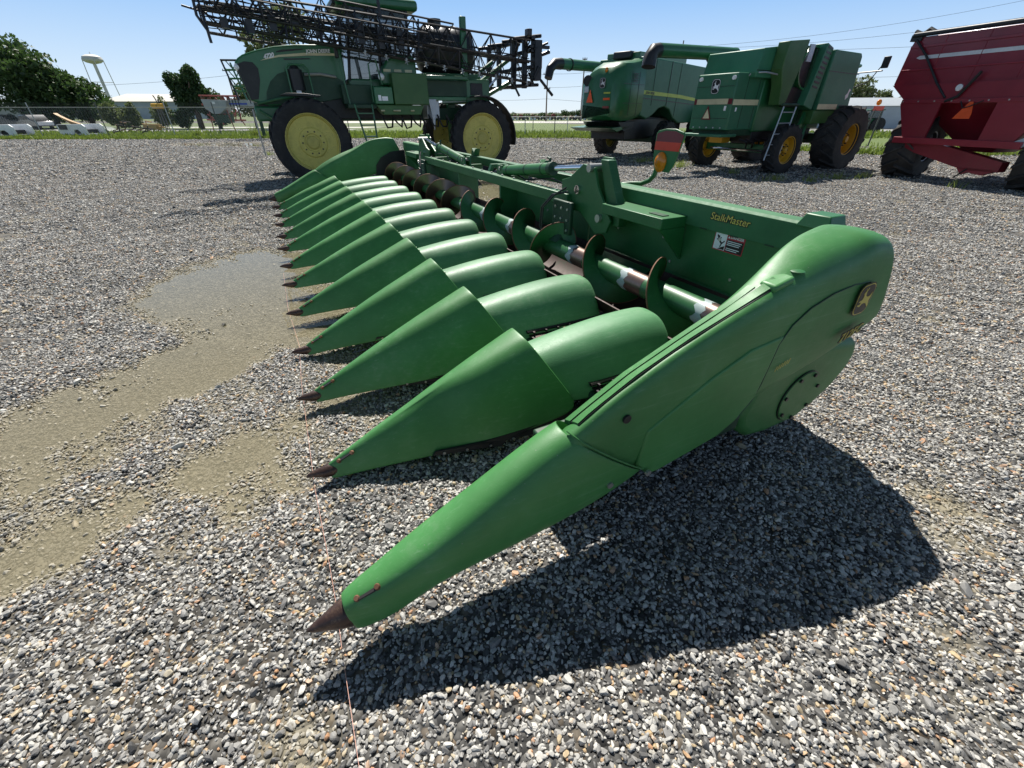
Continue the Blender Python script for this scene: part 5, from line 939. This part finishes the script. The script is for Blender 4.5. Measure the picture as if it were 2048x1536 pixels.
def wreck(x,y,rz,label):
    t=empty('parked_car',(x,y,0),rz,label,'car'); q=mb(); q.prism([(-2.2,.35),(-2.25,.85),(-1.5,.95),(-.9,1.45),(.6,1.48),(1.3,1.0),(2.2,.85),(2.25,.35)],-.85,.85); q.build('body','darkcar',t,bevel=.06)
    q=mb(); q.prism([(-1.35,.98),(-.85,1.38),(.55,1.40),(1.1,1.0)],-.87,.87); q.build('window','glass',t,smooth=0)
    for s in (-1.4,1.4):
        for w_ in (-.8,.62): q=mb(); q.lathe([(.001,0),(.32,0),(.33,.03),(.33,.17),(.001,.18)],(s,w_,.33),'y',20); q.build('wheel','rubber',t)
    q=mb(); q.box(2.1,2.28,-.7,.7,.45,.8); q.build('bumper','white',t,bevel=.04)
wreck(-54.6,56,R(-25),'dark parked car with pale front under the left trees'); wreck(-59.2,57,R(5),'dark parked car half hidden at the far left edge')
T2=empty('lumber_stack',(-50.8,56.5,0),0,'brown leaning boards beside the dark parked car','boards'); 
for k in range(5): q=mb(); q.bar((-1.5+k*.3,0,1.6-k*.2),(.6+k*.35,.2*k,.1),.5,.05); q.build('board','tan',T2)
def plow(x,y,rz,label,mat,n_=3,sc=1.):
    t=empty('field_implement',(x,y,0),rz,label,'implement'); q=mb(); q.tube([(-1.2*sc,0,.75*sc),(1.4*sc,.1,.45*sc)],.055,8); q.build('toolbar',mat,t)
    for k in range(n_):
        s=-1.1*sc+k*2.2*sc/max(1,n_-1); q=mb(); q.tube([(s,0,.7*sc),(s-.1,0,.35*sc),(s-.5*sc,0,.28*sc),(s-.75*sc,0,.12),(s-.55*sc,0,.0),(s-.1,0,.02)],.045,8); q.build('curved_shank',mat,t)
    q=mb(); q.tube([(-.7*sc,0,.72*sc),(-.75*sc,.1,1.0*sc),(-.2,.2,.9*sc)],.05,8); q.build('hitch_frame',mat,t); return t
plow(-31.9,41,R(3),'dark curved tine implement lying in the grass by the fence','steel',2,1.05)
plow(-36.2,46,R(10),'rusty orange plough beam with tines behind the fence','rust',4,.9); t=plow(-34.4,46.6,R(-15),'tangled brown cultivator frame beside the rusty plough','tan',5,1.0)
bx(t,-.9,.6,-.2,.3,.3,.75,'seed_box','tan'); 
G1=empty('culvert_box',(-38.5,46,0),R(-10),'dark green tipped box trough in the grass','trough'); poly(G1,[(-.9,.05),(-.7,.6),(.2,.5),(.9,.2),(.9,.05)],-.5,.5,'box_shell','dkgreen')
YT=empty('yellow_drum',(-37.0,52,0),0,'yellow plastic drum on a stand above the fence rail','drum'); q=mb(); q.tube([(-.6,0,2.24),(-.45,0,2.24),(.45,0,2.24),(.6,0,2.24)],.22,18); q.build('drum_shell','yellow2',YT); q=mb(); q.tube([(0,0,0),(0,0,2.05)],.05,8); q.tube([(-.35,0,0),(-.2,0,2.05)],.04,8); q.tube([(.35,0,0),(.2,0,2.05)],.04,8); q.pieces('stand_leg','post',YT); q=mb(); q.tube([(0,-.221,2.24),(0,-.23,2.24)],.06,12); q.build('cap','ink',YT)
q=mb(); q.tube([(.1,0,2.4),(.0,0,2.9),(-.1,0,3.15)],.05,6); q.tube([(.3,0,2.4),(.2,0,2.8)],.05,6); q.pieces('nozzle_mast','black',YT)
HP=empty('seed_hopper_cart',(-30.6,52,0),0,'grey tapered seed hopper cart with blue rear section','seed cart')
poly(HP,[(-1.2,2.8),(1.3,2.72),(1.2,2.1),(.3,1.55),(-.4,1.55),(-1.05,2.0)],-.8,.8,'hopper','hopper'); poly(HP,[(-.7,1.5),(.9,1.5),(.8,.75),(-.5,.75)],-.6,.6,'metering_box','dkgreen'); bx(HP,1.5,3.4,-.7,.7,2.2,2.75,'rear_tank','hopper'); bx(HP,1.52,3.38,-.715,-.7,2.35,2.48,'blue_band','blue',0)
for k in range(4): bx(HP,1.6+k*.3,1.68+k*.3,-.74,-.72,1.9,2.9,'dark_strap','black',0)
for s in (-1.1,1.2): q=mb(); q.tube([(s,-.5,0),(s*.8,-.5,1.9)],.05,8); q.build('stand_leg','farred',HP)
bx(HP,-.15,.15,-.82,-.8,2.4,2.6,'label_plate','decalwhite',0)
for k in range(3): RF_=None
RF0=empty('folded_planter',(-31.8,54.5,0),0,'red folded planter frame standing behind the grey hopper','planter'); r=random.Random(6)
for k in range(16): a=(r.uniform(-2.2,2.2),r.uniform(-.5,.5),r.uniform(.8,3.3)); q=mb(); q.tube([a,(a[0]+r.uniform(-.9,.9),a[1],max(.1,a[2]+r.uniform(-1.2,.6)))],.055,6); q.build('frame_bar','farred',RF0)
for z in (3.2,2.4,1.0): q=mb(); q.tube([(-2.1,0,z),(2.2,0,z-.05)],.08,6); q.build('long_bar','farred',RF0)
for k in range(6): q=mb(); q.ball((-1.8+k*.7,0,3.0-.1*(k%3)),(.2,.2,.22),8); q.build('seed_pot','rust',RF0)
B2=empty('folded_sprayer_boom',(-18.6,36.6,0),R(-8),'green folded sprayer boom frames standing beyond the sprayer nose','boom'); 
for k,(z0,z1) in enumerate(((4.75,4.65),(4.2,4.1),(3.7,3.6),(3.25,3.15),(2.95,2.85))):
    q=mb(); q.tube([(-1.9+.12*k,0,z0),(3.5,0,z1)],.06,6); q.build('long_tube','boom' if k==0 else 'metal2',B2)
    if k<4:
        q=mb()
        for j in range(7): s=-1.6+j*.7; q.tube([(s,.0,z0-.05),(s+.35,.0,z0-.48)],.035,5); q.tube([(s+.35,.1,z0-.48),(s+.7,.1,z0-.05)],.035,5)
        q.pieces('lattice_rod','metal2',B2)
for s in (-1.95,-1.3,.5,2.2): q=mb(); q.tube([(s,0,4.8 if s<-1.5 else 4.6),(s+.5,0,2.4)],.06,6); q.build('upright','boom' if s<-1.5 else 'metal2',B2)
for k in range(6): q=mb(); q.tube([(-.6+k*.45,-.1,2.9),(-.5+k*.45,-.1,2.2)],.035,6); q.build('hanging_rod','black',B2)
for s in (-.3,2.6): q=mb(); q.box(s,s+.15,-.1,.1,0,2.6); q.build('stand','dkgreen',B2)
# far row of machines across the road
r=random.Random(12); ORD='first second third fourth fifth sixth seventh eighth ninth tenth eleventh twelfth thirteenth fourteenth fifteenth sixteenth seventeenth eighteenth nineteenth twentieth twenty-first twenty-second'.split()
for k in range(22):
    x=-2+k*1.45+r.uniform(-.2,.2); t=empty('stored_implement',(x,128+r.uniform(-1,1),0)); tag(t,'%s small %s machine from the left in the row across the far road'%(ORD[k],['dull red','dark','brown'][k%3]),'implement','implements lined up across the far road')
    h=r.uniform(.9,1.5); q=mb(); q.prism([(-.7,.25),(-.6,h*.8),(-.2,h),(.4,h*.9),(.7,.35)],-.6,.6); q.build('frame_body',['farred','darkcar','rust'][k%3],t,bevel=.05)
    for s in (-.45,.45): q=mb(); q.lathe([(.001,-.65),(.3,-.65),(.32,-.5),(.001,-.5)],(s,0,.32),'y',14); q.build('wheel','white' if k%3==2 else 'rubber',t)
FL=empty('marker_flag',(17.2,103,0),0,'thin pole with a small furled red flag above the far field','flag'); q=mb(); q.tube([(0,0,0),(0,0,4.3)],.07,6); q.build('pole','post',FL); q=mb(); q.tube([(.02,0,3.1),(.06,0,3.6),(-.02,0,4.5)],.17,8,.1); q.build('flag','farred',FL)
# small tractor by the shed and orange lamp bar behind the cart
TR=empty('loader_tractor',(37.0,51,0),R(-15),'small dark green tractor with front bucket parked before the metal shed','tractor')
bx(TR,-.9,.9,-.5,.5,.7,1.15,'body','metal2',.05); bx(TR,-.2,.9,-.6,.6,1.15,1.85,'cab','glass',.05); bx(TR,-.3,1.0,-.65,.65,1.85,1.95,'cab_roof','metal2',.03); poly(TR,[(-1.6,.1),(-1.7,.7),(-1.2,.75),(-1.15,.1)],-1.1,1.1,'bucket','steel')
for s,r_ in ((-.7,.42),(.8,.62)):
    for t_ in (-.85,.55): q=mb(); q.lathe([(.001,0),(r_*.5,.0),(r_*.55,.02),(r_,.03),(r_,.28),(.001,.3)],(s,t_,r_),'y',20); q.build('wheel','rubber',TR)
LB=empty('wagon_light_bar',(20.2,27.3,0),R(20),'orange lamp and red reflector bar behind the red cart','light bar'); bx(LB,-.45,.35,-.02,.02,1.75,1.95,'reflector_panel','redtape',0); q=mb(); q.ball((-.2,0,2.12),(.16,.1,.14),12); q.build('orange_lamp','amber',LB); q=mb(); q.tube([(-.4,0,0),(-.3,0,1.8)],.04,6); q.tube([(.3,0,0),(.3,0,1.8)],.04,6); q.pieces('leg','post',LB)
# weeds on the gravel: counted clumps
r=random.Random(9)
W_=[(5.2,18.6,.9,160,'pale grass clump on the gravel below the newer combine tail'),(6.0,16.6,.6,150,'bright weed tuft under the lamp paddle'),(7.0,14.7,.5,70,'small weed tuft left of the near rear tyre'),(7.6,13.2,.5,90,'weed tuft in front of the ladder'),(8.4,12.9,.35,40,'thin weed tuft beside the ladder shadow'),(10.6,13.9,.5,50,'short weed tuft left of the red cart tyre'),(6.3,17.3,.8,110,'loose grass clump between the two combines'),(9.6,13.6,1.2,140,'low grass patch in the shade beside the cart'),(-11.1,21.6,.35,60,'weeds round the foot of the lone post'),(11.6,11.9,.5,30,'tiny weed tuft under the cart')]
for x,y,rad,k,lb in W_:
    a=rng.uniform(0,2*PI,k); d=rad*np.sqrt(rng.random(k))*rng.random(k); o=blades(np.stack([x+d*np.cos(a),y+d*np.sin(a)*.6,np.zeros(k)],1),.05,.24,'weed_clump','weed',.007,.45); tag(o,lb,'weeds','weeds growing through the gravel')
for x,h,lb in ((-15.5,1.3,'tall bent weed stalk near the end of the left fence'),(-20,1.0,'thin weed stalk behind the left fence rail'),(-24.5,.8,'short weed stalk by the fence post'),(-13.8,1.5,'tallest weed stalk beside the sprayer nose')):
    k=70; o=blades(np.stack([x+rng.normal(0,.22,k),37.6+rng.normal(0,.1,k),np.zeros(k)],1),h*.4,h,'weed_stalk','weed',.03,.3); tag(o,lb,'weeds','tall weeds along the left fence')

q=mb(); q.tube([(1.15,20.5,.03),(1.6,20.2,.03),(2.1,20.1,.04),(2.6,19.9,.03),(3.0,19.95,.03),(3.5,19.5,.03)],.03,8); tag(q.build('rubber_hose','black'),'black rubber hose lying on the gravel behind the corn head','hose')
